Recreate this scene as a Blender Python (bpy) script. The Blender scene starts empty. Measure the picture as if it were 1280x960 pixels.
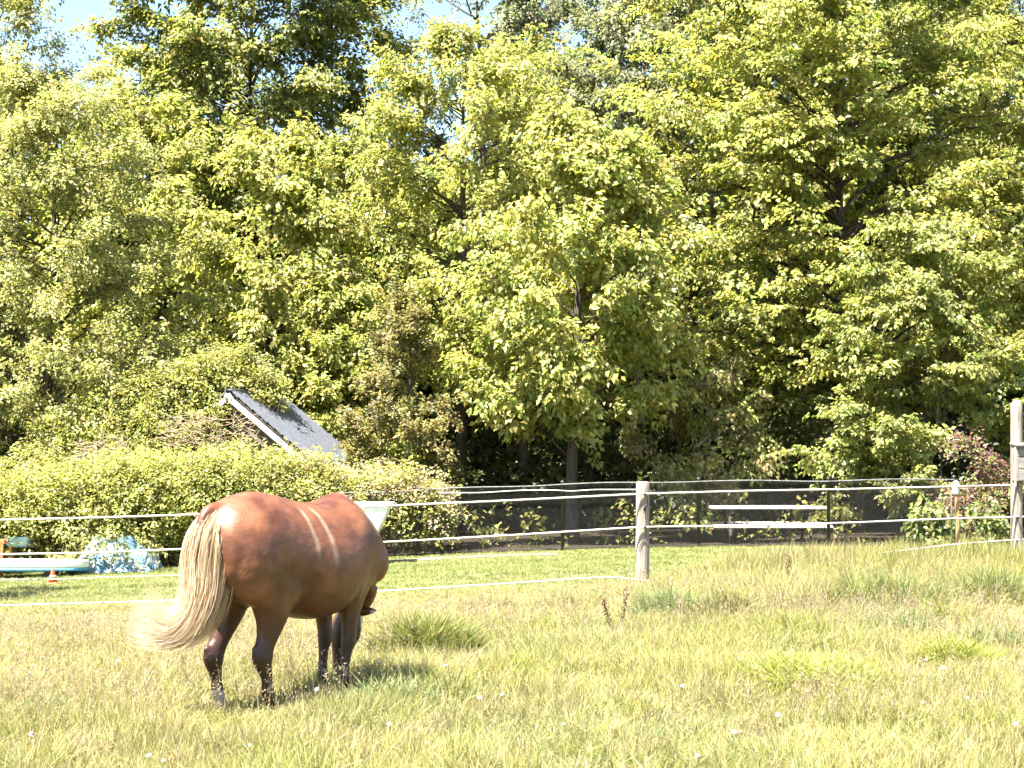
import bpy, bmesh, math, random
import numpy as np
from mathutils import Vector, Matrix

# ------------------------------------------------------------------ camera, sky, sun, exposure
scene = bpy.context.scene
COL = scene.collection
CAM_H, F_PX, HORIZON = 1.72, 1990.0, 570.0
PITCH = math.atan((HORIZON - 480.0) / F_PX)
cam_data = bpy.data.cameras.new('camera')
cam_data.sensor_width = 36.0
cam_data.lens = 36.0 * F_PX / 1280.0
cam_data.clip_start = 0.1
cam_data.clip_end = 2000.0
cam = bpy.data.objects.new('camera', cam_data)
COL.objects.link(cam)
cam.location = (0, 0, CAM_H)
cam.rotation_euler = (math.pi / 2 + PITCH, 0, 0)
scene.camera = cam

SUN_DIR = Vector((-0.34, -0.31, 0.89)).normalized()
SUN_EL = math.asin(SUN_DIR.z)
SUN_AZ = math.atan2(SUN_DIR.x, SUN_DIR.y)
world = bpy.data.worlds.new('World')
scene.world = world
world.use_nodes = True
wn = world.node_tree
sky_node = wn.nodes.new('ShaderNodeTexSky')
sky_node.sky_type = 'NISHITA'
sky_node.sun_disc = False
sky_node.sun_elevation = SUN_EL
sky_node.sun_rotation = SUN_AZ
sky_node.air_density = 1.0
sky_node.dust_density = 1.2
bg = wn.nodes['Background']
bg.inputs['Strength'].default_value = 0.06
wn.links.new(sky_node.outputs['Color'], bg.inputs['Color'])

sun_data = bpy.data.lights.new('sun', 'SUN')
sun_data.energy = 5.0
sun_data.angle = math.radians(0.5)
sun_data.color = (1.0, 0.925, 0.79)
sun = bpy.data.objects.new('sun', sun_data)
COL.objects.link(sun)
sun.rotation_euler = SUN_DIR.to_track_quat('Z', 'Y').to_euler()
sun.location = (-20, -10, 40)

scene.view_settings.view_transform = 'Standard'
scene.view_settings.look = 'None'
scene.view_settings.exposure = 2.72
scene.view_settings.gamma = 1.0
scene.view_settings.use_curve_mapping = False
scene.cycles.max_bounces = 7
scene.cycles.diffuse_bounces = 3
scene.cycles.glossy_bounces = 2
scene.cycles.transmission_bounces = 5
scene.cycles.transparent_max_bounces = 4
scene.cycles.use_denoising = True
scene.cycles.use_adaptive_sampling = True
scene.cycles.adaptive_threshold = 0.03

# ------------------------------------------------------------------ helpers
RNG = np.random.default_rng(7)
random.seed(7)

def at(px, py, Y):
    """photo pixel (1280 x 960) at world depth Y -> world point"""
    u = (px - 640.0) / F_PX
    v = (480.0 - py) / F_PX
    yy = math.cos(PITCH) - v * math.sin(PITCH)
    zz = math.sin(PITCH) + v * math.cos(PITCH)
    s = Y / yy
    return Vector((u * s, Y, CAM_H + zz * s))

def px_x(px, Y):
    return at(px, 570, Y).x

def smooth01(a, b, v):
    t = np.clip((v - a) / (b - a), 0, 1)
    return t * t * (3 - 2 * t)

_NG = np.random.default_rng(99).random((64, 64))
def vnoise(x, y, sc):
    x = np.asarray(x, float) / sc + 137.3
    y = np.asarray(y, float) / sc + 51.7
    xi = np.floor(x).astype(int); yi = np.floor(y).astype(int)
    fx = x - xi; fy = y - yi
    fx = fx * fx * (3 - 2 * fx); fy = fy * fy * (3 - 2 * fy)
    a = _NG[xi % 64, yi % 64]; b = _NG[(xi + 1) % 64, yi % 64]
    c = _NG[xi % 64, (yi + 1) % 64]; d = _NG[(xi + 1) % 64, (yi + 1) % 64]
    return (a * (1 - fx) + b * fx) * (1 - fy) + (c * (1 - fx) + d * fx) * fy

def ground_z(x, y):
    x = np.clip(np.asarray(x, float), -14, 14); y = np.asarray(y, float)
    d = x - 1.7
    base = np.where(d < 0, 0.036 * d, 0.016 * d) * smooth01(9, 19, y)
    return base + (vnoise(x, y, 1.7) - 0.5) * 0.05

def gz(x, y):
    return float(ground_z(x, y))

def tag(o, label=None, cat=None, group=None, kind=None):
    if label: o['label'] = label
    if cat: o['category'] = cat
    if group: o['group'] = group
    if kind: o['kind'] = kind
    return o

def empty(name, loc=(0, 0, 0), rz=0.0):
    o = bpy.data.objects.new(name, None)
    COL.objects.link(o)
    o.location = loc
    o.rotation_euler = (0, 0, rz)
    o.empty_display_size = 0.2
    return o

def link_mesh(name, me, mat=None, parent=None, smooth=False):
    o = bpy.data.objects.new(name, me)
    COL.objects.link(o)
    if mat is not None:
        me.materials.append(mat)
    if parent is not None:
        o.parent = parent
    if smooth:
        me.polygons.foreach_set('use_smooth', [True] * len(me.polygons))
    return o

def np_mesh(name, V, F, col=None):
    """V (n,3), F (m,k) all polygons of the same size"""
    V = np.ascontiguousarray(V, dtype=np.float32)
    F = np.ascontiguousarray(F, dtype=np.int32)
    m, k = F.shape
    me = bpy.data.meshes.new(name)
    me.vertices.add(len(V))
    me.vertices.foreach_set('co', V.ravel())
    me.loops.add(m * k)
    me.loops.foreach_set('vertex_index', F.ravel())
    me.polygons.add(m)
    me.polygons.foreach_set('loop_start', np.arange(0, m * k, k, dtype=np.int32))
    me.polygons.foreach_set('loop_total', np.full(m, k, dtype=np.int32))
    if col is not None:
        ca = me.color_attributes.new('Col', 'FLOAT_COLOR', 'POINT')
        c4 = np.ones((len(V), 4), dtype=np.float32)
        c4[:, :3] = col
        ca.data.foreach_set('color', c4.ravel())
    me.update()
    me.validate()
    return me

def unit(a):
    return a / np.maximum(np.linalg.norm(a, axis=-1, keepdims=True), 1e-9)

class Tubes:
    """collects tapered tubes as one quad mesh"""
    def __init__(self, sides=6):
        self.V = []; self.F = []; self.n = 0; self.sides = sides
    def add(self, pts, radii, sides=None, cap=False):
        s = sides or self.sides
        P = np.asarray(pts, float); R = np.asarray(radii, float)
        T = unit(np.gradient(P, axis=0))
        ref = np.array([0.0, 0.0, 1.0])
        if abs(T[0] @ ref) > 0.9: ref = np.array([1.0, 0.0, 0.0])
        A = unit(np.cross(T, ref)); B = np.cross(T, A)
        ang = np.linspace(0, 2 * np.pi, s, endpoint=False)
        ring = (P[:, None, :] + R[:, None, None] * (np.cos(ang)[None, :, None] * A[:, None, :] + np.sin(ang)[None, :, None] * B[:, None, :]))
        k = len(P)
        self.V.append(ring.reshape(-1, 3))
        i = np.arange(k - 1)[:, None] * s; j = np.arange(s)[None, :]; j2 = (j + 1) % s
        f = np.stack([i + j, i + s + j, i + s + j2, i + j2], axis=-1).reshape(-1, 4) + self.n
        self.F.append(f)
        self.n += k * s
        n_ring = self.n - k * s
        if cap:
            for base, c in ((0, P[0]), (k - 1, P[-1])):
                o0 = n_ring + base * s
                self.V.append(np.asarray([c, c]))
                for q in range(0, s):
                    q2 = (q + 1) % s
                    self.F.append(np.array([[o0 + q, o0 + q2, self.n, self.n + 1]]) if base == 0 else np.array([[o0 + q2, o0 + q, self.n, self.n + 1]]))
                self.n += 2
    def mesh(self, name):
        return np_mesh(name, np.concatenate(self.V), np.concatenate(self.F))

def box_bm(bm, c, size, rot=None, bevel=0.0):
    r = bmesh.ops.create_cube(bm, size=1.0)
    vs = r['verts']
    M = Matrix.Translation(Vector(c)) @ (rot.to_4x4() if rot is not None else Matrix.Identity(4)) @ Matrix.Diagonal((*size, 1.0))
    bmesh.ops.transform(bm, matrix=M, verts=vs)
    if bevel > 0:
        es = list({e for v in vs for e in v.link_edges})
        bmesh.ops.bevel(bm, geom=es, offset=bevel, segments=1, affect='EDGES')
    return vs

def bm_obj(name, bm, mat, parent=None, smooth=False):
    me = bpy.data.meshes.new(name)
    bm.to_mesh(me); bm.free()
    return link_mesh(name, me, mat, parent, smooth)

def box_obj(name, c, size, mat, parent=None, rot=None, bevel=0.004):
    bm = bmesh.new()
    box_bm(bm, c, size, rot, bevel)
    return bm_obj(name, bm, mat, parent)

def lathe_bm(bm, c, prof, seg=16):
    """prof list of (r, z)"""
    rings = []
    for r, z in prof:
        rings.append([bm.verts.new((c[0] + r * math.cos(2 * math.pi * i / seg), c[1] + r * math.sin(2 * math.pi * i / seg), c[2] + z)) for i in range(seg)])
    for a, b in zip(rings, rings[1:]):
        for i in range(seg):
            bm.faces.new((a[i], a[(i + 1) % seg], b[(i + 1) % seg], b[i]))
    bm.faces.new(list(reversed(rings[0])))
    bm.faces.new(rings[-1])

def scatter(name, label, cat, pts, idx, rot, scl, coll, parent=None):
    """stuff: copies of small tufts standing on given points"""
    me = bpy.data.meshes.new(name)
    me.vertices.add(len(pts)); me.vertices.foreach_set('co', np.ascontiguousarray(pts, dtype=np.float32).ravel())
    at_i = me.attributes.new('tuft', 'INT', 'POINT'); at_i.data.foreach_set('value', idx.astype(np.int32))
    at_r = me.attributes.new('turn', 'FLOAT_VECTOR', 'POINT'); at_r.data.foreach_set('vector', np.ascontiguousarray(rot, dtype=np.float32).ravel())
    at_s = me.attributes.new('grow', 'FLOAT_VECTOR', 'POINT'); at_s.data.foreach_set('vector', np.ascontiguousarray(scl, dtype=np.float32).ravel())
    o = link_mesh(name, me, None, parent)
    ng = bpy.data.node_groups.new(name + '_nodes', 'GeometryNodeTree')
    ng.interface.new_socket('Geometry', in_out='INPUT', socket_type='NodeSocketGeometry')
    ng.interface.new_socket('Geometry', in_out='OUTPUT', socket_type='NodeSocketGeometry')
    gi = ng.nodes.new('NodeGroupInput'); go = ng.nodes.new('NodeGroupOutput')
    iop = ng.nodes.new('GeometryNodeInstanceOnPoints')
    ci = ng.nodes.new('GeometryNodeCollectionInfo')
    ci.inputs['Collection'].default_value = coll
    ci.inputs['Separate Children'].default_value = True
    ci.inputs['Reset Children'].default_value = True
    def named(nm, ty):
        n = ng.nodes.new('GeometryNodeInputNamedAttribute'); n.data_type = ty; n.inputs['Name'].default_value = nm
        return n.outputs['Attribute']
    iop.inputs['Pick Instance'].default_value = True
    ng.links.new(gi.outputs[0], iop.inputs['Points'])
    ng.links.new(ci.outputs[0], iop.inputs['Instance'])
    ng.links.new(named('tuft', 'INT'), iop.inputs['Instance Index'])
    ng.links.new(named('turn', 'FLOAT_VECTOR'), iop.inputs['Rotation'])
    ng.links.new(named('grow', 'FLOAT_VECTOR'), iop.inputs['Scale'])
    ng.links.new(iop.outputs[0], go.inputs[0])
    md = o.modifiers.new('scatter', 'NODES'); md.node_group = ng
    if label: tag(o, label, cat, kind='stuff')
    return o

# ------------------------------------------------------------------ materials
def mat_new(name):
    m = bpy.data.materials.new(name)
    m.use_nodes = True
    nt = m.node_tree
    b = nt.nodes['Principled BSDF']
    return m, nt, b

def mat_noise(name, c1, c2, scale=8.0, rough=0.7, bump=0.0, stretch=(1, 1, 1), spec=0.3, bscale=None, detail=6.0, c3=None):
    m, nt, b = mat_new(name)
    tc = nt.nodes.new('ShaderNodeTexCoord')
    mp = nt.nodes.new('ShaderNodeMapping')
    mp.inputs['Scale'].default_value = stretch
    nt.links.new(tc.outputs['Object'], mp.inputs['Vector'])
    n = nt.nodes.new('ShaderNodeTexNoise')
    n.inputs['Scale'].default_value = scale
    n.inputs['Detail'].default_value = detail
    n.inputs['Roughness'].default_value = 0.65
    nt.links.new(mp.outputs['Vector'], n.inputs['Vector'])
    r = nt.nodes.new('ShaderNodeValToRGB')
    r.color_ramp.elements[0].position = 0.32
    r.color_ramp.elements[1].position = 0.68
    r.color_ramp.elements[0].color = (*c1, 1)
    r.color_ramp.elements[1].color = (*c2, 1)
    if c3:
        e = r.color_ramp.elements.new(0.52); e.color = (*c3, 1)
    nt.links.new(n.outputs['Fac'], r.inputs['Fac'])
    nt.links.new(r.outputs['Color'], b.inputs['Base Color'])
    b.inputs['Roughness'].default_value = rough
    b.inputs['Specular IOR Level'].default_value = spec
    if bump > 0:
        n2 = nt.nodes.new('ShaderNodeTexNoise')
        n2.inputs['Scale'].default_value = bscale or scale * 3
        n2.inputs['Detail'].default_value = 4
        nt.links.new(mp.outputs['Vector'], n2.inputs['Vector'])
        bp = nt.nodes.new('ShaderNodeBump')
        bp.inputs['Strength'].default_value = bump
        bp.inputs['Distance'].default_value = 0.02
        nt.links.new(n2.outputs['Fac'], bp.inputs['Height'])
        nt.links.new(bp.outputs['Normal'], b.inputs['Normal'])
    return m

def mat_leaf(name, trans=0.54, rough=0.42, spec=0.45, tint=(1.15, 1.2, 0.75)):
    m, nt, b = mat_new(name)
    a = nt.nodes.new('ShaderNodeAttribute'); a.attribute_name = 'Col'
    nt.links.new(a.outputs['Color'], b.inputs['Base Color'])
    b.inputs['Roughness'].default_value = rough
    b.inputs['Specular IOR Level'].default_value = spec
    mul = nt.nodes.new('ShaderNodeMix'); mul.data_type = 'RGBA'; mul.blend_type = 'MULTIPLY'
    mul.inputs['Factor'].default_value = 1.0
    nt.links.new(a.outputs['Color'], mul.inputs['A'])
    mul.inputs['B'].default_value = (*tint, 1)
    t = nt.nodes.new('ShaderNodeBsdfTranslucent')
    nt.links.new(mul.outputs['Result'], t.inputs['Color'])
    mx = nt.nodes.new('ShaderNodeMixShader')
    mx.inputs['Fac'].default_value = trans
    nt.links.new(b.outputs['BSDF'], mx.inputs[1])
    nt.links.new(t.outputs['BSDF'], mx.inputs[2])
    nt.links.new(mx.outputs['Shader'], nt.nodes['Material Output'].inputs['Surface'])
    return m

M_LEAF = mat_leaf('leaf')
M_GRASS = mat_leaf('grass_blade', trans=0.42, rough=0.5, spec=0.3, tint=(1.15, 1.15, 0.8))
M_HAIR = mat_leaf('horse_hair', trans=0.45, rough=0.5, spec=0.4, tint=(1.1, 1.0, 0.85))
M_BARK = mat_noise('bark', (0.03, 0.023, 0.018), (0.10, 0.08, 0.065), 14, 0.9, 0.8, (1, 1, 0.2))
M_BARK_PALE = mat_noise('bark_pale', (0.16, 0.14, 0.11), (0.36, 0.33, 0.28), 10, 0.9, 0.6, (1, 1, 0.25))
M_TWIG = mat_noise('dry_twig', (0.16, 0.11, 0.075), (0.34, 0.27, 0.20), 20, 0.9)
M_POST = mat_noise('weathered_wood', (0.17, 0.14, 0.12), (0.36, 0.31, 0.265), 30, 0.85, 1.0, (1, 1, 0.07), c3=(0.28, 0.24, 0.205))
M_STAKE = mat_noise('pine_stake', (0.24, 0.16, 0.07), (0.36, 0.26, 0.13), 12, 0.8, 0.3, (1, 1, 0.1))
M_WHITE = mat_noise('white_rope', (0.40, 0.385, 0.355), (0.60, 0.58, 0.55), 25, 0.7)
M_WHITE_PLASTIC = mat_noise('white_plastic', (0.66, 0.67, 0.66), (0.82, 0.82, 0.80), 9, 0.45, spec=0.5)
M_BLACK = mat_noise('black_vinyl', (0.012, 0.012, 0.013), (0.03, 0.03, 0.032), 20, 0.45, spec=0.5)
M_WIRE = mat_noise('chain_link_vinyl', (0.016, 0.015, 0.015), (0.030, 0.028, 0.028), 4, 0.5, spec=0.4)
M_GREYWIRE = mat_noise('galvanised', (0.07, 0.07, 0.075), (0.20, 0.20, 0.21), 14, 0.4, spec=0.6)

# ------------------------------------------------------------------ leaves
class Leaves:
    def __init__(self):
        self.P = []; self.T = []; self.N = []; self.L = []; self.W = []; self.C = []
    def add(self, P, T, N, L, W, C):
        self.P.append(P); self.T.append(T); self.N.append(N); self.L.append(L); self.W.append(W); self.C.append(C)
    def mesh(self, name, fold=0.22, curl=0.18):
        P = np.concatenate(self.P); T = unit(np.concatenate(self.T)); N = np.concatenate(self.N)
        L = np.concatenate(self.L)[:, None]; W = np.concatenate(self.W)[:, None]; C = np.concatenate(self.C)
        S = unit(np.cross(T, N)); N = unit(np.cross(S, T))
        n = len(P)
        v0 = P
        v1 = P + T * L * 0.42 + S * W * 0.5 + N * W * fold
        v2 = P + T * L - N * L * curl
        v3 = P + T * L * 0.42 - S * W * 0.5 + N * W * fold
        V = np.stack([v0, v1, v2, v3], axis=1).reshape(-1, 3)
        b = np.arange(n)[:, None] * 4
        F = np.concatenate([b + np.array([[0, 1, 2]]), b + np.array([[0, 2, 3]])])
        return np_mesh(name, V, F, np.repeat(C, 4, axis=0))

def jitter_color(base, n, rng, amt=0.25, hue=0.12):
    k = np.exp(rng.normal(0, amt, (n, 1)))
    h = np.exp(rng.normal(0, hue, (n, 3)))
    return np.clip(np.asarray(base) * k * h, 0.004, 0.8)

LIGHT_LEAN = np.array([-0.28, -0.48, 0.25])   # leaves turn their faces toward the light
def spray_leaves(lv, P0, D, Lt, per, leaf, cols, rng, droop=0.45, flat=0.6, width=0.22, updir=0.9):
    """P0 (n,3) twig start, D (n,3) twig direction, Lt (n,) twig length; per leaves on each"""
    n = len(P0)
    up = np.array([0, 0, 1.0])
    side = unit(np.cross(D, up) + 1e-6)
    bi = np.cross(side, D)
    idx = np.repeat(np.arange(n), per)
    m = len(idx)
    t = rng.uniform(0.08, 1.05, m)
    sgn = rng.choice([-1.0, 1.0], m)
    off = width * rng.uniform(0.1, 1.0, m) * (1.15 - 0.6 * t)
    pos = P0[idx] + D[idx] * (t * Lt[idx])[:, None] + side[idx] * (sgn * off)[:, None] + bi[idx] * rng.normal(0, width * (1 - flat) * 0.6, m)[:, None]
    pos[:, 2] -= 0.18 * Lt[idx] * t * t
    tip = D[idx] * rng.uniform(0.3, 1.0, (m, 1)) + side[idx] * (sgn * rng.uniform(0.2, 1.0, m))[:, None] - up * (droop * rng.uniform(0.2, 1.6, (m, 1))) + rng.normal(0, 0.25, (m, 3))
    nor = up * updir * 0.8 + D[idx] * 0.3 + LIGHT_LEAN + rng.normal(0, 0.40, (m, 3))
    L = leaf * rng.uniform(0.65, 1.25, m)
    # colour: one per twig, jittered per leaf
    ci = rng.integers(0, len(cols), n)
    cb = np.asarray(cols)[ci] * np.exp(rng.normal(0, 0.16, (n, 1)))
    C = np.clip(cb[idx] * np.exp(rng.normal(0, 0.2, (m, 1))) * np.exp(rng.normal(0, 0.08, (m, 3))), 0.004, 0.7)
    lv.add(pos, tip, nor, L, L * rng.uniform(0.55, 0.8, m), C)

def prof_round(h):
    return np.interp(h, [0, 0.12, 0.35, 0.6, 0.85, 1.0], [0.55, 0.85, 1.0, 0.88, 0.55, 0.12])
def prof_full(h):
    return np.interp(h, [0, 0.1, 0.3, 0.75, 0.92, 1.0], [0.6, 0.9, 1.0, 0.95, 0.6, 0.2])
def prof_tall(h):
    return np.interp(h, [0, 0.1, 0.3, 0.7, 0.9, 1.0], [0.6, 0.9, 1.0, 0.8, 0.45, 0.1])
def prof_cone(h):
    return np.interp(h, [0, 0.08, 0.25, 0.6, 1.0], [0.8, 1.0, 0.9, 0.52, 0.04])
def prof_bush(h):
    return np.interp(h, [0, 0.15, 0.5, 0.8, 1.0], [0.9, 1.0, 0.95, 0.7, 0.25])

N_LEAVES = [0]
TREE_DENS = 1.36
def make_tree(name, label, px, Y, top, bot, left, right, cols, cat='tree', group='trees of the wood', leaf=0.13, per=36, dens=9.0,
              prof=prof_round, trunk_r=0.14, seed=1, depth=None, twig=0.75, droop=0.45, flat=0.7, updir=0.9, rise=0.45, bark=None,
              stems=1, lean=0.0, front=0.5, fill=0.32, width=0.22, limb_scale=1.0):
    rng = np.random.default_rng(seed)
    leaf *= 0.85; per = int(per * 1.32)
    x0 = px_x(px, Y); g = gz(x0, Y)
    zt = at(px, top, Y).z; zb = at(px, bot, Y).z
    xl, xr = px_x(left, Y), px_x(right, Y)
    xc, Rx = (xl + xr) / 2, (xr - xl) / 2
    Ry = depth or Rx * 0.9
    zb = max(zb, g + 0.05)
    H = zt - zb
    root = empty(name, (x0, Y, g))
    tag(root, label, cat, group)
    O = np.array([x0, Y, g])
    # trunk(s)
    tb = Tubes(7)
    tr_top = zt - 0.06 * H
    ks = 14
    stem_paths = []
    for s in range(stems):
        tt = np.linspace(0, 1, ks)
        zz = g - 0.15 + (tr_top - g + 0.15) * tt
        wob = np.cumsum(rng.normal(0, 0.035, (ks, 2)), axis=0) * (H / 8) ** 0.5
        spread = np.array([math.cos(2.4 * s + 0.6), math.sin(2.4 * s + 0.6)]) * (0.0 if stems == 1 else Rx * 0.35)
        tx = x0 + (xc - x0) * tt ** 1.3 + lean * tt + wob[:, 0] + spread[0] * tt
        ty = Y + wob[:, 1] + spread[1] * tt
        path = np.stack([tx, ty, zz], axis=1)
        rad = trunk_r / (1 if stems == 1 else 1.5) * (1 - 0.88 * tt) * (1 + 0.55 * np.exp(-tt * 22))
        tb.add(path - O, rad, 9)
        stem_paths.append((path, rad))
    area = 2 * math.pi * math.sqrt(Rx * Ry) * H * 0.72
    n_sprays = int(area * dens * TREE_DENS)
    n_limbs = max(8, int(n_sprays / 13))
    lv = Leaves()
    hs = (np.arange(n_limbs) + rng.uniform(0, 1, n_limbs)) / n_limbs
    az = np.arange(n_limbs) * 2.39996 + rng.normal(0, 0.35, n_limbs)
    # part of the limbs on the sunny open side that faces the paddock
    turn = rng.random(n_limbs) < front
    az = np.where(turn, -np.pi / 2 + rng.uniform(-1.5, 1.5, n_limbs), az)
    P0s, Ds, Ls = [], [], []
    for i in range(n_limbs):
        h = hs[i]; zE = zb + h * H
        rr = float(prof(h)) * rng.uniform(0.72, 1.08)
        cx = np.interp(zE, [g, zt], [x0, xc]); 
        e = np.array([xc + (cx - xc) * 0.3 + math.cos(az[i]) * Rx * rr, Y + math.sin(az[i]) * Ry * rr, zE])
        horiz = math.hypot(e[0] - cx, e[1] - Y)
        path, rad = stem_paths[i % stems]
        zS = float(np.clip(zE - horiz * rng.uniform(0.25, 0.25 + rise), max(g + 0.25, zb - 0.25 * H - 0.3), tr_top - 0.1))
        s0 = np.array([np.interp(zS, path[:, 2], path[:, 0]), np.interp(zS, path[:, 2], path[:, 1]), zS])
        rS = float(np.interp(zS, path[:, 2], rad))
        mid = s0 + (e - s0) * 0.5; mid[2] += 0.16 * horiz * rng.uniform(0.4, 1.2)
        mid[:2] += rng.normal(0, 0.08 * horiz + 0.02, 2)
        u = np.linspace(0, 1, 7)[:, None]
        L = (1 - u) ** 2 * s0 + 2 * u * (1 - u) * mid + u * u * e
        L[1:-1] += rng.normal(0, 0.02 * horiz + 0.005, (5, 3))
        r0 = min(rS * 0.5, 0.010 + 0.009 * horiz) * limb_scale
        tb.add(L - O, np.linspace(r0, 0.006, 7), 5)
        # twigs
        k = 13
        ts = fill + (1 - fill) * rng.random(k) ** 0.75
        ts[0] = 1.0
        base = np.stack([np.interp(ts, u[:, 0], L[:, c]) for c in range(3)], axis=1)
        out = unit(e - s0 + 1e-6)
        out = out * np.array([1, 1, 0.35]); out = unit(out[None])[0]
        sd = np.array([-out[1], out[0], 0.0])
        a = rng.normal(0, 0.85, k)
        D = out[None] * np.cos(a)[:, None] + sd[None] * np.sin(a)[:, None]
        D[:, 2] += rng.normal(0.10, 0.26 + 0.5 * (1 - flat), k)
        D = unit(D)
        ln = twig * rng.uniform(0.55, 1.25, k) * (0.6 + 0.4 * ts)
        P0s.append(base); Ds.append(D); Ls.append(ln)
        if i % 2 == 0:
            for q in range(0, k, 4):
                tb.add(np.stack([base[q], base[q] + D[q] * ln[q] * 0.5, base[q] + D[q] * ln[q] - np.array([0, 0, 0.1 * ln[q]])]) - O, [0.008, 0.005, 0.003], 4)
    P0 = np.concatenate(P0s); D = np.concatenate(Ds); Ln = np.concatenate(Ls)
    spray_leaves(lv, P0 - O, D, Ln, per, leaf, cols, rng, droop, flat, width, updir)
    N_LEAVES[0] += len(P0) * per
    link_mesh('trunk', tb.mesh('trunk'), bark or M_BARK, root, True)
    link_mesh('crown', lv.mesh('crown'), M_LEAF, root)
    return root

# ------------------------------------------------------------------ ground sheets
def sheet(name, xs, ys, mat, dz=0.0, kind='structure'):
    X, Yg = np.meshgrid(xs, ys, indexing='ij')
    Z = ground_z(X, Yg) + dz
    V = np.stack([X, Yg, Z], axis=-1).reshape(-1, 3)
    nx, ny = len(xs), len(ys)
    i = np.arange(nx - 1)[:, None] * ny; j = np.arange(ny - 1)[None, :]
    F = np.stack([i + j, i + ny + j, i + ny + j + 1, i + j + 1], axis=-1).reshape(-1, 4)
    o = link_mesh(name, np_mesh(name, V, F), mat, None, True)
    o['kind'] = kind
    return o

M_SOIL = mat_noise('field_soil', (0.065, 0.06, 0.025), (0.13, 0.11, 0.055), 3.0, 0.95, 0.6, bscale=40, c3=(0.13, 0.135, 0.045))
M_LAWN = mat_noise('lawn_turf', (0.11, 0.145, 0.045), (0.19, 0.215, 0.08), 2.2, 0.95, 0.5, bscale=50, stretch=(0.5, 1.6, 1))
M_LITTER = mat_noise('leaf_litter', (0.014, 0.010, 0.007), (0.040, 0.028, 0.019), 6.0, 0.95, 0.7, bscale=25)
M_GRAVEL = mat_noise('pale_gravel', (0.13, 0.13, 0.09), (0.27, 0.26, 0.20), 22.0, 0.95, 0.8, bscale=60)

xs_g = np.concatenate([[-400, -120, -60, -30], np.arange(-18, 18.1, 0.5), [30, 60, 120, 400]])
ys_g = np.concatenate([[-60, -20, 0], np.arange(3, 31, 0.5), [34, 40, 60, 120, 400, 900]])
ground = sheet('ground', xs_g, ys_g, M_SOIL)
lawn = sheet('lawn', np.arange(-17, 17.01, 0.4), np.arange(19.9, 29.6, 0.3), M_LAWN, 0.008)
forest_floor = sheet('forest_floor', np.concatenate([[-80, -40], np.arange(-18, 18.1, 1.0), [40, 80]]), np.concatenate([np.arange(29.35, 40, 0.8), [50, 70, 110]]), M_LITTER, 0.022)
# pale mowing strip along the foot of the mesh fence
path_strip = sheet('path', np.arange(px_x(430, 28.3), px_x(705, 28.3), 0.2), np.array([27.95, 28.1, 28.35, 28.5]), M_GRAVEL, 0.024)

# ------------------------------------------------------------------ trees
YEL = [(0.310, 0.313, 0.089), (0.286, 0.288, 0.084), (0.328, 0.332, 0.102)]
YEL2 = [(0.309, 0.307, 0.116), (0.274, 0.270, 0.106), (0.334, 0.332, 0.134)]
MID = [(0.217, 0.230, 0.069), (0.265, 0.259, 0.077), (0.178, 0.201, 0.059)]
BRT = [(0.305, 0.305, 0.089), (0.254, 0.282, 0.081), (0.330, 0.322, 0.095)]
BLU = [(0.238, 0.252, 0.079), (0.276, 0.280, 0.090), (0.198, 0.224, 0.070)]
GRY = [(0.187, 0.201, 0.116), (0.208, 0.224, 0.134), (0.160, 0.172, 0.093)]
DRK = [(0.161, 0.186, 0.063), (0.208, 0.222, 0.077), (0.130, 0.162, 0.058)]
OLV = [(0.240, 0.210, 0.092), (0.204, 0.180, 0.080), (0.264, 0.240, 0.104)]
BRN = [(0.235, 0.205, 0.085), (0.205, 0.180, 0.075), (0.265, 0.230, 0.095), (0.190, 0.190, 0.070)]
PINK = [(0.375, 0.300, 0.230), (0.325, 0.275, 0.168), (0.300, 0.300, 0.130)]

# front row
make_tree('maple_tree', 'maple with a dark trunk rising behind the mesh fence, left of the weathered post', 712, 31.6, 150, 515, 562, 870, BRT, leaf=0.15, per=34, dens=10, trunk_r=0.14, seed=11, twig=0.75, droop=0.75, flat=0.5, width=0.26, rise=0.5, updir=0.8, depth=2.0)
make_tree('maple_tree', 'broad tiered maple filling the upper right above the picnic table', 1070, 34.6, -110, 500, 770, 1310, BRT, leaf=0.14, per=34, dens=8.4, trunk_r=0.16, seed=12, front=0.62, prof=prof_full, twig=0.95, droop=0.5, flat=0.72, width=0.27, rise=0.25, updir=1.0, depth=3.0)
make_tree('dogwood_tree', 'pale green bushy small tree beside the bird box post', 1155, 30.9, 275, 640, 1000, 1305, BLU, leaf=0.115, per=36, dens=11.5, trunk_r=0.05, seed=13, prof=prof_bush, stems=3, twig=0.6, droop=0.6, flat=0.75, updir=0.9, depth=1.5)
make_tree('maple_tree', 'yellow green maple with dark hollow crown above the shed roof', 326, 36.0, 165, 505, 205, 470, YEL, leaf=0.14, per=34, dens=9, trunk_r=0.17, seed=14, twig=0.8, droop=0.6, flat=0.5, width=0.25, updir=0.9, depth=2.0)
make_tree('locust_tree', 'pale fine-leaved tree at the left edge above the hedge', 60, 32.8, 90, 578, -110, 240, YEL2, leaf=0.095, per=46, dens=9.5, trunk_r=0.13, seed=15, prof=prof_bush, twig=0.75, droop=0.3, flat=0.45, updir=0.8, bark=M_BARK, depth=2.2, width=0.22)
make_tree('ash_tree', 'yellow green feathery tree left of the centre maple', 570, 36.4, 45, 480, 420, 745, YEL, leaf=0.13, per=34, dens=8.5, trunk_r=0.15, seed=16, prof=prof_full, twig=0.8, droop=0.5, flat=0.35, updir=0.85, depth=2.2)
make_tree('young_maple', 'bright young maple between the left maple and the brown cedar', 425, 34.6, 350, 595, 345, 505, BRT, leaf=0.125, per=32, dens=10, trunk_r=0.05, seed=17, prof=prof_bush, twig=0.55, droop=0.5, flat=0.35, depth=1.0)
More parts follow.
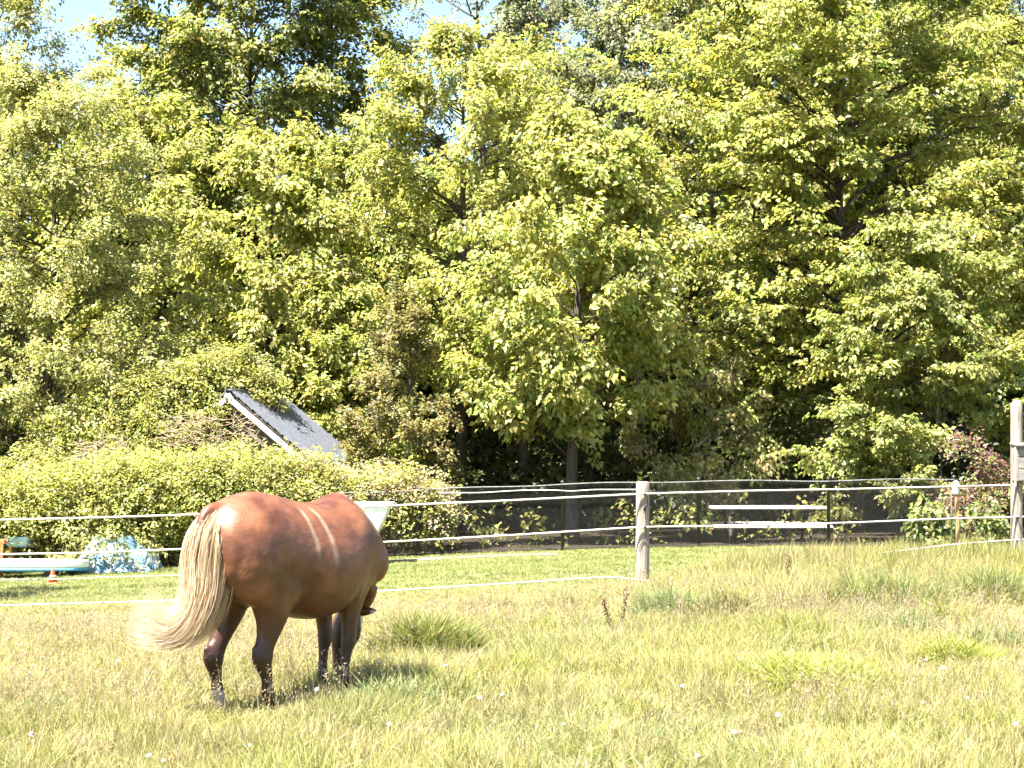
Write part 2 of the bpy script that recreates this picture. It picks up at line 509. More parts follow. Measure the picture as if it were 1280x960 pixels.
make_tree('cedar_tree', 'olive brown cedar standing behind the right end of the hedge', 505, 31.2, 372, 602, 436, 574, BRN, leaf=0.085, per=50, dens=14, trunk_r=0.09, seed=18, prof=prof_cone, twig=0.5, droop=0.1, flat=0.2, updir=0.5, width=0.12, rise=0.05, depth=1.0)
make_tree('willow_shrub', 'drooping olive shrub hanging over the fence right of the weathered post', 868, 32.4, 428, 612, 796, 950, MID + OLV, leaf=0.12, per=30, dens=10, trunk_r=0.04, seed=19, prof=prof_bush, stems=3, twig=0.6, droop=1.3, flat=0.4, updir=0.5, depth=1.0, cat='shrub', group='shrubs under the trees')
# second row
make_tree('locust_tree', 'tall full green tree behind, left of the upper centre', 300, 42.5, -230, 330, 130, 500, MID, leaf=0.17, per=30, dens=8.5, trunk_r=0.12, seed=21, prof=prof_full, twig=0.9, droop=0.4, flat=0.45, updir=0.9, depth=2.2, front=0.8)
make_tree('poplar_tree', 'greyish green tree high behind the centre maple', 800, 41.0, -80, 440, 700, 905, GRY, leaf=0.135, per=32, dens=7.5, trunk_r=0.17, seed=22, prof=prof_full, twig=0.8, droop=0.5, flat=0.4, updir=0.7, depth=2.2, bark=M_BARK_PALE)
make_tree('locust_tree', 'thin pale tree showing sky in the far upper left', 15, 46.0, -90, 360, -140, 112, YEL2, leaf=0.13, per=26, dens=6, trunk_r=0.14, seed=23, prof=prof_round, twig=0.9, droop=0.4, flat=0.35, depth=2.5, front=0.3)
make_tree('poplar_tree', 'sparse grey tree with bare branches against the sky at top centre', 600, 47.0, -130, 330, 455, 740, GRY, leaf=0.13, per=20, dens=3.6, trunk_r=0.17, seed=24, prof=prof_round, twig=0.9, droop=0.5, flat=0.5, depth=3.0, front=0.2, bark=M_BARK, limb_scale=1.5)
make_tree('maple_tree', 'yellow topped tree behind the tiered maple, top right of centre', 930, 42.5, -140, 440, 820, 1060, YEL, leaf=0.16, per=28, dens=6.5, trunk_r=0.18, seed=25, prof=prof_full, twig=0.9, droop=0.5, flat=0.4, depth=2.5)
make_tree('maple_tree', 'tall mid green tree in the top right corner of the wood', 1230, 41.5, -140, 450, 1090, 1400, MID, leaf=0.16, per=28, dens=6.5, trunk_r=0.18, seed=26, prof=prof_full, twig=0.9, droop=0.5, flat=0.4, depth=2.6)
make_tree('maple_tree', 'mid green tree behind the pale fine-leaved tree on the left', 165, 39.5, 120, 560, 60, 290, YEL, leaf=0.16, per=28, dens=7, trunk_r=0.15, seed=27, prof=prof_full, twig=0.9, droop=0.5, flat=0.4, depth=2.2)
make_tree('maple_tree', 'bright green tree at the right edge behind the bird box', 1340, 34.5, 130, 560, 1205, 1480, BRT, leaf=0.15, per=28, dens=7, trunk_r=0.15, seed=28, prof=prof_full, twig=0.8, droop=0.6, flat=0.8, depth=2.2)
make_tree('ash_tree', 'dark green tree deep in the wood between ash and left maple', 455, 40.5, 170, 560, 360, 570, MID, leaf=0.16, per=28, dens=7, trunk_r=0.15, seed=29, prof=prof_full, twig=0.8, droop=0.6, flat=0.35, depth=2.0)
make_tree('ash_tree', 'mid green tree deep behind the centre maple', 665, 44.0, 60, 520, 560, 790, MID, leaf=0.18, per=24, dens=6.5, trunk_r=0.15, seed=34, prof=prof_full, twig=0.9, droop=0.6, flat=0.35, depth=2.2)
make_tree('ash_tree', 'tall green tree deep behind the tiered maple', 1070, 46.0, -120, 480, 950, 1190, MID, leaf=0.19, per=24, dens=6, trunk_r=0.17, seed=35, prof=prof_full, twig=1.0, droop=0.6, flat=0.35, depth=2.4)
make_tree('ash_tree', 'green tree at the left edge deep behind the pale one', -60, 40.0, 110, 560, -200, 90, MID, leaf=0.18, per=24, dens=6, trunk_r=0.15, seed=36, prof=prof_full, twig=0.9, droop=0.6, flat=0.35, depth=2.2)

make_tree('locust_tree', 'green tree filling the wood behind the left maple near the top', 415, 45.0, -60, 400, 330, 505, MID, leaf=0.15, per=26, dens=6, trunk_r=0.15, seed=37, prof=prof_full, twig=0.9, droop=0.5, flat=0.35, depth=2.2)

for k, (px_, l_, r_, top_, cols_, lab_) in enumerate(((865, 770, 960, -130, MID, 'far green tree in the gap right of the greyish tree'), (1010, 910, 1110, -150, YEL, 'far yellow green tree at the top between two maples'), (1160, 1060, 1260, -150, MID, 'far green tree behind the top right of the tiered maple'), (1300, 1200, 1400, -130, YEL, 'far yellow green tree at the top right edge'), (690, 600, 780, -60, GRY, 'far greyish tree behind the top of the centre maple'), (235, 185, 330, 20, MID, 'far green tree behind the tall full tree at upper left'))):
    make_tree('ash_tree', lab_, px_, 49.0 + 0.7 * (k % 3), top_, 420, l_, r_, cols_, leaf=0.23, per=20, dens=5.2, trunk_r=0.13, seed=140 + k, prof=prof_full, twig=1.0, droop=0.6, flat=0.3, depth=2.0, front=0.6)

# shaded undergrowth of the wood, one mass that nobody could count
def undergrowth(name, label, n, xr, yr, hr, leaf, cols, seed, cat='undergrowth'):
    rng = np.random.default_rng(seed)
    coll = bpy.data.collections.new(name + '_sprays')
    for v in range(6):
        lv = Leaves(); k = 5
        a = rng.uniform(0, 6.28, k)
        D = unit(np.stack([np.cos(a), np.sin(a), rng.normal(0.1, 0.35, k)], 1))
        spray_leaves(lv, rng.normal(0, 0.18, (k, 3)) * leaf / 0.17, D, rng.uniform(0.4, 0.9, k) * (leaf / 0.17) ** 0.7, 14, leaf, cols, rng, 0.6, 0.3, 0.2, 0.7)
        me = lv.mesh('spray'); me.materials.append(M_LEAF)
        coll.objects.link(bpy.data.objects.new('%s_spray_%d' % (name, v), me))
    x = rng.uniform(*xr, n); y = rng.uniform(*yr, n)
    hmax = hr[0] + (hr[1] - hr[0]) * vnoise(x, y, 2.6)
    z = ground_z(x, y) + hmax * rng.random(n) ** 0.8
    s = rng.uniform(0.8, 1.25, n)
    return scatter(name, label, cat, np.stack([x, y, z], 1), rng.integers(0, 6, n), np.stack([rng.normal(0, 0.25, n), rng.normal(0, 0.25, n), rng.normal(0, 0.7, n)], 1), np.stack([s, s, s], 1), coll)
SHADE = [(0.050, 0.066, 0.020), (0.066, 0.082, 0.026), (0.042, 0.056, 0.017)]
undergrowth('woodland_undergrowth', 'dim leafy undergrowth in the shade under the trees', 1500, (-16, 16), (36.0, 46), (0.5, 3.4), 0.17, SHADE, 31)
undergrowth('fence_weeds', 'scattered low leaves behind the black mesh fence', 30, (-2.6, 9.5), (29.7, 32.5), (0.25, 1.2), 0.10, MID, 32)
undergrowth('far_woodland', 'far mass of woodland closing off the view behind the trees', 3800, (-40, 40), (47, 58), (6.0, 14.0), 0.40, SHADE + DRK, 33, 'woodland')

# trunks one can make out in the shade
def bare_trunk(px, Y, r, h, seed, label):
    rng = np.random.default_rng(seed)
    x = px_x(px, Y); g = gz(x, Y)
    root = empty('tree_trunk', (x, Y, g)); tag(root, label, 'tree', 'slim trunks in the shade of the wood')
    tb = Tubes(9)
    t = np.linspace(0, 1, 12)
    P = np.stack([np.cumsum(rng.normal(0, 0.035, 12)), np.cumsum(rng.normal(0, 0.035, 12)), -0.15 + t * h], 1)
    tb.add(P, r * (1 - 0.55 * t) * (1 + 0.5 * np.exp(-t * 16)))
    for q in range(5):
        k = 5 + q
        a = rng.uniform(0, 6.28)
        tb.add(np.stack([P[k], P[k] + np.array([math.cos(a), math.sin(a), 0.6]) * 0.5, P[k] + np.array([math.cos(a), math.sin(a), 0.7]) * 1.1]), [r * 0.35, r * 0.22, r * 0.08], 5)
    link_mesh('trunk', tb.mesh('trunk'), M_BARK, root, True)
    lv = Leaves()
    n = 60
    a = rng.uniform(0, 6.28, n)
    P0 = np.stack([np.cos(a) * rng.uniform(0.1, 1.0, n), np.sin(a) * rng.uniform(0.1, 1.0, n), rng.uniform(0.6, 1.0, n) * h], 1)
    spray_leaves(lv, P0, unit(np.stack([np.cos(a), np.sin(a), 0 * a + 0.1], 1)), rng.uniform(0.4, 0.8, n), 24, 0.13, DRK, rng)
    link_mesh('crown', lv.mesh('crown'), M_LEAF, root)
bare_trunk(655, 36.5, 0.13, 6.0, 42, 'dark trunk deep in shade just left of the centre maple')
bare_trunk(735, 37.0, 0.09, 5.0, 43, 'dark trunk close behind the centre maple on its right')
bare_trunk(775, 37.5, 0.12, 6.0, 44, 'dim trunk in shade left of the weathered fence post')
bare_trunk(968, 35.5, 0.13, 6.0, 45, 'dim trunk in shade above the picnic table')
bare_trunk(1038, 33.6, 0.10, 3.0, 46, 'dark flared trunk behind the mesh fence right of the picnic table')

# a small tree beyond the left edge whose shade falls on the lawn
make_tree('apple_tree', 'small tree standing on the lawn beyond the left edge', -185, 22.6, 320, 520, -300, -70, MID, leaf=0.10, per=30, dens=10, trunk_r=0.08, seed=30, depth=1.0, group='trees on the lawn')
# ------------------------------------------------------------------ hedge
def make_hedge():
    rng = np.random.default_rng(51)
    xL, xR = px_x(-90, 28.6), px_x(556, 29.4)
    root = empty('hedge', ((xL + xR) / 2, 28.9, gz((xL + xR) / 2, 28.9)))
    tag(root, 'long ragged hedge running from the left edge to the mesh fence', 'hedge')
    O = np.array(root.location)
    lv = Leaves()
    n = 4000
    s = rng.random(n)
    x = xL + s * (xR - xL)
    front = np.interp(s, [0, 0.62, 0.78, 1], [28.3, 28.35, 29.25, 29.35])
    thick = 1.5
    topz = np.interp(x, [px_x(p, 28.6) for p in (-90, 0, 120, 250, 330, 420, 500, 545, 556)], [at(300, q, 28.6).z for q in (590, 590, 572, 560, 562, 580, 582, 590, 612)])
    topz = topz - 0.48 + (vnoise(x, x * 0 + 3, 0.5) - 0.5) * 0.35 + (vnoise(x, x * 0 + 9, 1.7) - 0.5) * 0.25
    gr = ground_z(x, front)
    where = rng.random(n)
    d = np.where(where < 0.40, rng.random(n) * thick, rng.random(n) ** 2 * 0.5)
    hz = np.where(where < 0.40, 1.0 - rng.random(n) ** 2 * 0.18, rng.random(n) ** 0.8)
    low = np.interp(s, [0, 0.66, 0.78, 1.0], [0.06, 0.06, 0.40, 0.46])
    hz = low + (1 - low) * hz
    y = front + d + (1 - hz) * 0.22 + (vnoise(x, hz * 2, 0.6) - 0.5) * 0.4
    z = gr + (topz - gr) * hz
    P0 = np.stack([x, y, z], 1) - O
    a = rng.uniform(0, 2 * np.pi, n)
    D = np.stack([np.cos(a) * 0.7, -0.5 - 0.3 * rng.random(n), rng.normal(0.25, 0.4, n)], 1)
    D[where < 0.4] += np.array([0, 0.3, 0.7])
    D = unit(D)
    px_of = 640 + x / 28.6 * F_PX
    pink = rng.random(n) < np.interp(px_of, [330, 430, 560], [0.08, 0.55, 0.8]) * np.clip((hz - 0.55) * 3, 0, 1)
    for sel, cols, lf in ((~pink, YEL2 + YEL + BRT, 0.068), (pink, PINK, 0.058)):
        spray_leaves(lv, P0[sel], D[sel], rng.uniform(0.2, 0.85, sel.sum()), 27, lf, cols, rng, 0.25, 0.2, 0.12, 0.6)
    link_mesh('foliage', lv.mesh('foliage'), M_LEAF, root)
    tb = Tubes(5)
    for i in range(420):
        k = rng.integers(0, n)
        b = np.array([x[k], front[k] + rng.uniform(0.3, 0.9), gr[k]]) - O
        e = P0[k] + np.array([0, 0, 0.05])
        m = (b + e) / 2 + rng.normal(0, 0.12, 3)
        tb.add(np.stack([b, m, e]), [0.014, 0.009, 0.004])
    for i in range(500):
        k = rng.integers(0, n)
        e = P0[k] + D[k] * rng.uniform(0.2, 0.55)
        tb.add(np.stack([P0[k], (P0[k] + e) / 2 + rng.normal(0, 0.04, 3), e]), [0.006, 0.005, 0.003])
    link_mesh('stems', tb.mesh('stems'), M_TWIG, root, True)
make_hedge()

# vine thicket that swallows the shed's left side
def make_thicket():
    rng = np.random.default_rng(52)
    Y = 30.2
    cx = px_x(205, Y)
    root = empty('vine_thicket', (cx, Y, gz(cx, Y)))
    tag(root, 'yellow green vine thicket heaped over the left side of the shed', 'vines')
    O = np.array(root.location)
    n = 2600
    pxs = rng.uniform(60, 342, n)
    top = np.interp(pxs, [60, 110, 180, 250, 300, 325, 342], [540, 505, 478, 452, 440, 462, 486])
    top = top + (vnoise(pxs, pxs * 0, 26) - 0.5) * 26
    v = rng.random(n) ** 1.3
    pys = top + v * (590 - top)
    inner = (pxs > 280) & (pys > 474 + (pxs - 285) * 0.86)
    pxs = pxs[~inner]; pys = pys[~inner]; v = v[~inner]; n = len(pxs)
    y = Y + 0.9 * (1 - v) + rng.random(n) * 0.7 + np.where(pxs > 270, 0.4, 0)
    P0 = np.array([list(at(a, b, c)) for a, b, c in zip(pxs, pys, y)]) - O
    a = rng.uniform(0, 6.28, n)
    D = unit(np.stack([np.cos(a), -0.4 + 0.5 * np.sin(a), rng.normal(0.3, 0.4, n)], 1))
    lv = Leaves()
    spray_leaves(lv, P0, D, rng.uniform(0.25, 0.6, n), 30, 0.068, YEL + YEL2, rng, 0.3, 0.2, 0.14, 0.7)
    link_mesh('foliage', lv.mesh('foliage'), M_LEAF, root)
    tb = Tubes(5)
    for i in range(260):
        k = rng.integers(0, n)
        b = np.array([P0[k][0] + rng.normal(0, 0.3), P0[k][1] + 0.4, 0.0]); e = P0[k] + D[k] * 0.4 + np.array([0, -0.1, 0.1])
        m = (b + e) / 2 + rng.normal(0, 0.25, 3)
        u = np.linspace(0, 1, 6)[:, None]
        tb.add((1 - u) ** 2 * b + 2 * u * (1 - u) * m + u * u * e, np.linspace(0.016, 0.004, 6))
    link_mesh('stems', tb.mesh('stems'), M_TWIG, root, True)
make_thicket()

def make_brush(name, label, pxa, pxb, pya, pyb, Y, n, seed):
    rng = np.random.default_rng(seed)
    c = at((pxa + pxb) / 2, pyb, Y)
    root = empty(name, c); tag(root, label, 'dead twigs')
    O = np.array(c)
    tb = Tubes(5)
    for i in range(n):
        p = np.array(at(rng.uniform(pxa, pxb), rng.uniform(pya, pyb), Y + rng.uniform(-0.15, 0.5))) - O
        a = rng.uniform(0, 6.28); ln = rng.uniform(0.25, 0.7)
        d = np.array([math.cos(a), rng.uniform(-0.5, 0.3), 0.6 * math.sin(a)])
        u = np.linspace(-0.5, 0.5, 5)[:, None]
        tb.add(p + d * u * ln + np.array([0, 0, 1]) * (0.25 - u * u) * rng.normal(0, 0.5) * ln, np.linspace(0.010, 0.003, 5))
    link_mesh('twigs', tb.mesh('twigs'), M_TWIG, root, True)
make_brush('brush_pile', 'tangle of dead brown twigs on the thicket left of the shed gable', 205, 318, 520, 562, 29.9, 120, 53)
make_brush('brush_pile', 'small heap of dead twigs above the hedge left of the larger tangle', 95, 165, 550, 576, 29.5, 50, 54)

# ------------------------------------------------------------------ shed
M_BOARD = mat_noise('painted_board', (0.36, 0.33, 0.29), (0.56, 0.53, 0.48), 12, 0.7, 0.3, (1, 1, 1))
M_SHINGLE = mat_noise('grey_shingle', (0.065, 0.075, 0.098), (0.115, 0.125, 0.155), 14, 0.75, 0.5, (1, 1, 1), spec=0.4, bscale=60)
M_DARKWOOD = mat_noise('dark_wood', (0.035, 0.028, 0.024), (0.08, 0.065, 0.055), 10, 0.85, 0.4)
M_SHEDWALL = mat_noise('shed_wall', (0.10, 0.085, 0.07), (0.18, 0.15, 0.12), 8, 0.85, 0.3, (4, 4, 0.3))
def make_shed():
    Y0, LEN = 30.9, 1.9
    ridge = at(287, 491, Y0); eave = at(421, 592, Y0)
    rx, rz = ridge.x, ridge.z
    g = gz(rx, Y0)
    root = empty('garden_shed', (rx, Y0, g), -math.radians(21))
    tag(root, 'overgrown garden shed with grey shingle roof and pale gable board', 'shed')
    run, fall = eave.x - rx, rz - eave.z
    hr, he = rz - g, eave.z - g
    sl = math.hypot(run, fall); ang = math.atan2(fall, run)
    for side in (1, -1):
        dirv = Vector((math.cos(ang) * side, 0, -math.sin(ang)))
        nrm = Vector((math.sin(ang) * side, 0, math.cos(ang)))
        R = Matrix((dirv, Vector((0, side, 0)), nrm)).transposed()
        mid = Vector((0, LEN / 2, hr))
        deck = box_obj('roof', mid + dirv * sl / 2, (sl, LEN, 0.04), M_DARKWOOD, root, R)
        nc = 13
        for k in range(nc):
            t0 = k * sl / nc
            tilt = R @ Matrix.Rotation(0.12, 3, 'Y')
            box_obj('shingle_course', mid + dirv * (t0 + sl / nc * 0.5) + nrm * 0.062 + Vector((0, 0.004 * (k % 2), 0)), (sl / nc * 1.2, LEN + 0.06, 0.030), M_SHINGLE, deck, tilt, 0.003)
        box_obj('barge_board', mid + dirv * (sl / 2 + 0.02) + Vector((0, -LEN / 2 - 0.06, 0)) - nrm * 0.075, (sl + 0.1, 0.035, 0.105), M_BOARD, root, R, 0.006)
        box_obj('fascia', mid + dirv * (sl + 0.02) - nrm * 0.05, (0.03, LEN, 0.12), M_BOARD, root, R, 0.004)
        box_obj('wall', Vector((side * (run - 0.25), LEN / 2, he / 2 + 0.02)), (0.08, LEN - 0.5, he + 0.12), M_SHEDWALL, root)
    w = run - 0.25
    for yy in (0.3, LEN - 0.3):
        bm = bmesh.new()
        ring = [(-w, 0), (w, 0), (w, he + 0.1), (0, hr - 0.1), (-w, he + 0.1)]
        a = [bm.verts.new((p[0], yy - 0.03, p[1])) for p in ring]
        b = [bm.verts.new((p[0], yy + 0.03, p[1])) for p in ring]
        bm.faces.new(a); bm.faces.new(list(reversed(b)))
        for i in range(5):
            bm.faces.new((a[i], b[i], b[(i + 1) % 5], a[(i + 1) % 5]))
        bmesh.ops.recalc_face_normals(bm, faces=bm.faces)
        bm_obj('gable_wall', bm, M_SHEDWALL, root)
    box_obj('ridge_cap', Vector((0, LEN / 2, hr + 0.055)), (0.16, LEN + 0.1, 0.03), M_SHINGLE, root)
make_shed()

# ------------------------------------------------------------------ black mesh fence
def make_mesh_fence():
    Y = 29.0
    pxs = [350, 522, 703, 873, 1035, 1192]
    X = [px_x(p, Y) for p in pxs]
    root = empty('mesh_fence', (X[2], Y, gz(X[2], Y)))
    tag(root, 'black chain link fence along the edge of the wood', 'fence')
    O = np.array(root.location)
    H = 1.22
    for i, x in enumerate(X):
        g = gz(x, Y)
        bm = bmesh.new()
        r = 0.030 if i < len(X) - 1 else 0.036
        lathe_bm(bm, (x - O[0], 0.0, g - O[2]), [(r, -0.25), (r, H + 0.01), (r * 1.2, H + 0.012), (r * 1.15, H + 0.05), (r * 0.5, H + 0.07)], 12)
        bm_obj('post', bm, M_BLACK, root, True)
    xs = np.linspace(X[0], X[-1], 60)
    gzs = np.array([np.interp(x, X, [gz(q, Y) for q in X]) for x in xs])
    sag = 0.012 * np.sin((xs - X[0]) * 2.4)
    t = Tubes(6); t.add(np.stack([xs - O[0], 0 * xs - 0.035, gzs + H + sag - O[2]], 1), np.full(60, 0.012)); link_mesh('top_rail', t.mesh('top_rail'), M_GREYWIRE, root, True)
    t = Tubes(5); t.add(np.stack([xs - O[0], 0 * xs - 0.035, gzs + 0.075 - O[2]], 1), np.full(60, 0.005)); link_mesh('bottom_wire', t.mesh('bottom_wire'), M_BLACK, root, True)
    # woven wires: two families of zigzag wires, crossing
    t = Tubes(3)
    pitch = 0.06
    n = int((X[-1] - X[0] + H) / pitch)
    for fam in (1, -1):
        for k in range(n):
            s = X[0] - (H if fam == 1 else 0) + k * pitch
            hh = np.array([0.0, 0.5, 1.0])
            xx = s + hh * H if fam == 1 else s + (1 - hh) * H
            lo, hi = X[0], X[-1]
            if xx.max() <= lo or xx.min() >= hi:
                continue
            a0, a1 = 0.0, 1.0
            if fam == 1:
                a0 = max(0, (lo - s) / H); a1 = min(1, (hi - s) / H)
            else:
                a0 = max(0, 1 - (hi - s) / H); a1 = min(1, 1 - (lo - s) / H)
            hh = np.linspace(a0, a1, 3)
            xx = s + hh * H if fam == 1 else s + (1 - hh) * H
            gg = np.interp(xx, xs, gzs)
            t.add(np.stack([xx - O[0], 0 * xx + 0.004 * fam, gg + 0.07 + hh * (H - 0.07) - O[2]], 1), np.full(3, 0.0034))
    m = link_mesh('chain_link', t.mesh('chain_link'), M_WIRE, root)
    m['kind'] = 'stuff'
make_mesh_fence()

# slack cord and bits of white tape tied along the top of the mesh fence
def cord(name, label, pts, r, mat, cat='rope', n=60, group=None, sides=6):
    P = np.array([list(p) for p in pts])
    s = np.concatenate([[0], np.cumsum(np.linalg.norm(np.diff(P, axis=0), axis=1))])
    q = np.linspace(0, s[-1], n)
    C = np.stack([np.interp(q, s, P[:, i]) for i in range(3)], 1)
    for _ in range(3):
        C[1:-1] = 0.25 * C[:-2] + 0.5 * C[1:-1] + 0.25 * C[2:]
    t = Tubes(sides)
    o0 = C[0].copy()
    t.add(C - o0, np.full(n, r), cap=True)
    o = link_mesh(name, t.mesh(name), mat, None, True)
    o.location = o0
    tag(o, label, cat, group)
    return o
cord('slack_rope', 'slack pale cord looped along the mesh fence top left of the weathered post', [at(548, 616, 28.9), at(600, 616, 28.9), at(650, 613, 28.9), at(688, 612.5, 28.9), at(715, 614, 28.9), at(735, 612.5, 28.9), at(742, 612, 28.9), at(800, 612, 28.9)], 0.011, M_WHITE, group=None)

# ------------------------------------------------------------------ paddock rope fence
R_TOP = [at(-260, 652, 18.6), at(-120, 652, 19.0), at(0, 650, 19.5), at(125, 647, 19.7), at(250, 643, 19.9), at(480, 632.5, 20.2), at(640, 625.5, 20.45), at(797, 617.5, 20.58), at(812, 617, 20.6), at(940, 613.5, 21.2), at(1060, 611.5, 21.8), at(1196, 608, 22.40), at(1265, 606.5, 22.88), at(1420, 600, 23.8)]
R_MID = [at(-260, 697, 18.6), at(-120, 695, 19.0), at(0, 693, 19.5), at(120, 691, 19.7), at(235, 686, 19.9), at(475, 678, 20.2), at(640, 669, 20.45), at(797, 659, 20.58), at(812, 658.5, 20.6), at(900, 657.5, 21.0), at(1060, 653.5, 21.8), at(1196, 648, 22.40), at(1265, 646.5, 22.88), at(1420, 641, 23.8)]
R_LOW = [at(-260, 768, 18.6), at(-120, 762, 19.0), at(0, 757, 19.5), at(120, 753.5, 19.7), at(235, 750, 19.9), at(475, 739, 20.2), at(640, 729, 20.45), at(770, 720, 20.57), at(812, 728, 20.6), at(950, 724, 21.2), at(1035, 706, 21.6), at(1080, 694, 21.85), at(1196, 680, 22.40), at(1265, 675, 22.88), at(1420, 668, 23.8)]
for pts, lab, r in ((R_TOP, 'uppermost white fence rope crossing the whole paddock', 0.0140), (R_MID, 'middle white fence rope crossing the paddock at half post height', 0.0130), (R_LOW, 'lowest white fence rope just above the long grass', 0.0105)):
    cord('fence_rope', lab, pts, r, M_WHITE, 'rope', 120, 'white paddock fence ropes')
cord('fence_string', 'thin pale string along the lawn in front of the orange cone', [at(-120, 723.5, 25.0), at(0, 724.5, 25.2), at(75, 724, 25.3), at(140, 721, 25.4), at(235, 719, 25.5), at(300, 717, 25.6)], 0.007, M_WHITE, 'string')

def round_post(name, label, px_top, py_top, px_bot, Y, r, group='paddock fence posts', pointed=False, extra=None):
    xb = px_x(px_bot, Y); g = gz(xb, Y)
    root = empty(name, (xb, Y, g)); tag(root, label, 'post', group)
    top = at(px_top, py_top, Y)
    dx = top.x - xb; h = top.z - g
    rng = np.random.default_rng(int(px_top))
    bm = bmesh.new()
    seg = 20; rings = []
    zs = np.linspace(-0.3, h, 16)
    prof = list(zip(zs, r * (1 + 0.05 * (1 - np.linspace(0, 1, 16))) * (1 + rng.normal(0, 0.012, 16))))
    if pointed:
        prof += [(h + r * 0.35, r * 0.86), (h + r * 1.0, r * 0.42)]
    else:
        prof += [(h + 0.008, r * 0.93), (h + 0.012, r * 0.6)]
    ph = rng.uniform(0, 6.28)
    for z, rr in prof:
        lx = dx * max(z, -0.3) / h
        ring = []
        for i in range(seg):
            a = 2 * math.pi * i / seg
            k = rr * (1 + 0.025 * math.sin(3 * a + ph) + 0.018 * math.sin(7 * a + 2 * ph))
            ring.append(bm.verts.new((lx + k * math.cos(a), k * math.sin(a), z)))
        rings.append(ring)
    for a, b in zip(rings, rings[1:]):
        for i in range(seg):
            bm.faces.new((a[i], a[(i + 1) % seg], b[(i + 1) % seg], b[i]))
    bm.faces.new(rings[-1])
    bm_obj('shaft', bm, M_POST, root, True)
    return root, dx, h, r

post, dx, h, r = round_post('fence_post', 'weathered round wooden post carrying the white ropes', 803.5, 603, 802, 20.72, 0.087)
def insulator(parent, x, y, z):
    bm = bmesh.new()
    lathe_bm(bm, (0, 0, 0), [(0.010, 0), (0.018, 0.004), (0.018, 0.02), (0.009, 0.024), (0.009, 0.05), (0.016, 0.054), (0.016, 0.072)], 10)
    bmesh.ops.rotate(bm, verts=bm.verts, matrix=Matrix.Rotation(math.radians(90), 3, 'X'))
    bmesh.ops.translate(bm, verts=bm.verts, vec=(x, y, z))
    bm_obj('insulator', bm, M_BLACK, parent, True)
insulator(post, 0.03, -r + 0.005, at(803, 617.3, 20.6).z - post.location.z)
insulator(post, 0.03, -r + 0.005, at(803, 658.7, 20.6).z - post.location.z)
# loose black wire hanging down the front of the post
t = Tubes(5)
def pl(px, py):
    p = at(px, py, 20.60); return (p.x - post.location.x, -r - 0.012, p.z - post.location.z)
t.add(np.array([pl(809, 620), pl(809.5, 630), pl(807, 633), pl(805, 638), pl(806.5, 634), pl(808, 660), pl(808, 672), pl(804, 676), pl(800, 682), pl(799.5, 690)]), np.array([.006, .007, .02, .012, .006, .005, .007, .006, .005, .004]))
link_mesh('hanging_wire', t.mesh('hanging_wire'), M_BLACK, post, True)

bpost, bdx, bh, br = round_post('bird_box_post', 'tall grey wooden post with a bird box at the right edge', 1270.5, 507, 1269, 23.0, 0.083, pointed=True)
insulator(bpost, -0.02, -br + 0.005, at(1265, 606.5, 22.9).z - bpost.location.z)
insulator(bpost, -0.02, -br + 0.005, at(1265, 646.5, 22.9).z - bpost.location.z)
M_BOXWOOD = mat_noise('bird_box_wood', (0.13, 0.125, 0.12), (0.25, 0.24, 0.225), 9, 0.85, 0.4, (0.4, 1, 5))
def make_birdbox():
    Y = 22.86
    a = at(1268, 553, Y); b = at(1305, 601, Y)
    c = (a + b) / 2
    root = empty('bird_box', (c.x, Y, b.z)); tag(root, 'dark grey wooden bird box fixed to the tall post', 'bird box')
    w, hgt = b.x - a.x, a.z - b.z
    n = 3
    for k in range(n):
        box_obj('front_board', (0, -0.12, hgt * (k + 0.5) / n * 0.92 + 0.004 * k), (w - 0.03, 0.022, hgt * 0.92 / n - 0.008), M_BOXWOOD, root, None, 0.003)
    for s in (-1, 1):
        box_obj('side_board', (s * (w / 2 - 0.0), 0.0, hgt * 0.46), (0.022, 0.26, hgt * 0.92), M_POST if s == -1 else M_BOXWOOD, root, None, 0.003)
    box_obj('back_board', (0, 0.045, hgt * 0.46), (w - 0.03, 0.02, hgt * 0.9), M_BOXWOOD, root, None, 0.003)
    box_obj('floor', (0, -0.03, 0.02), (w - 0.04, 0.14, 0.02), M_BOXWOOD, root, None, 0.003)
    box_obj('lid', (0, -0.03, hgt * 0.95), (w + 0.06, 0.32, 0.024), M_POST, root, Matrix.Rotation(0.10, 3, 'X'), 0.004)
    bm = bmesh.new()
    lathe_bm(bm, (0, 0, 0), [(0.026, 0), (0.026, 0.006)], 16)
    bmesh.ops.rotate(bm, verts=bm.verts, matrix=Matrix.Rotation(math.radians(90), 3, 'X'))
    bmesh.ops.translate(bm, verts=bm.verts, vec=(0.02, -0.131, hgt * 0.66))
    bm_obj('entrance_hole', bm, M_BLACK, root)
    box_obj('mounting_strip', (-w / 2 - 0.0245, -0.10, hgt * 0.36), (0.02, 0.03, hgt * 1.02), M_BOARD, root, None, 0.003)
make_birdbox()

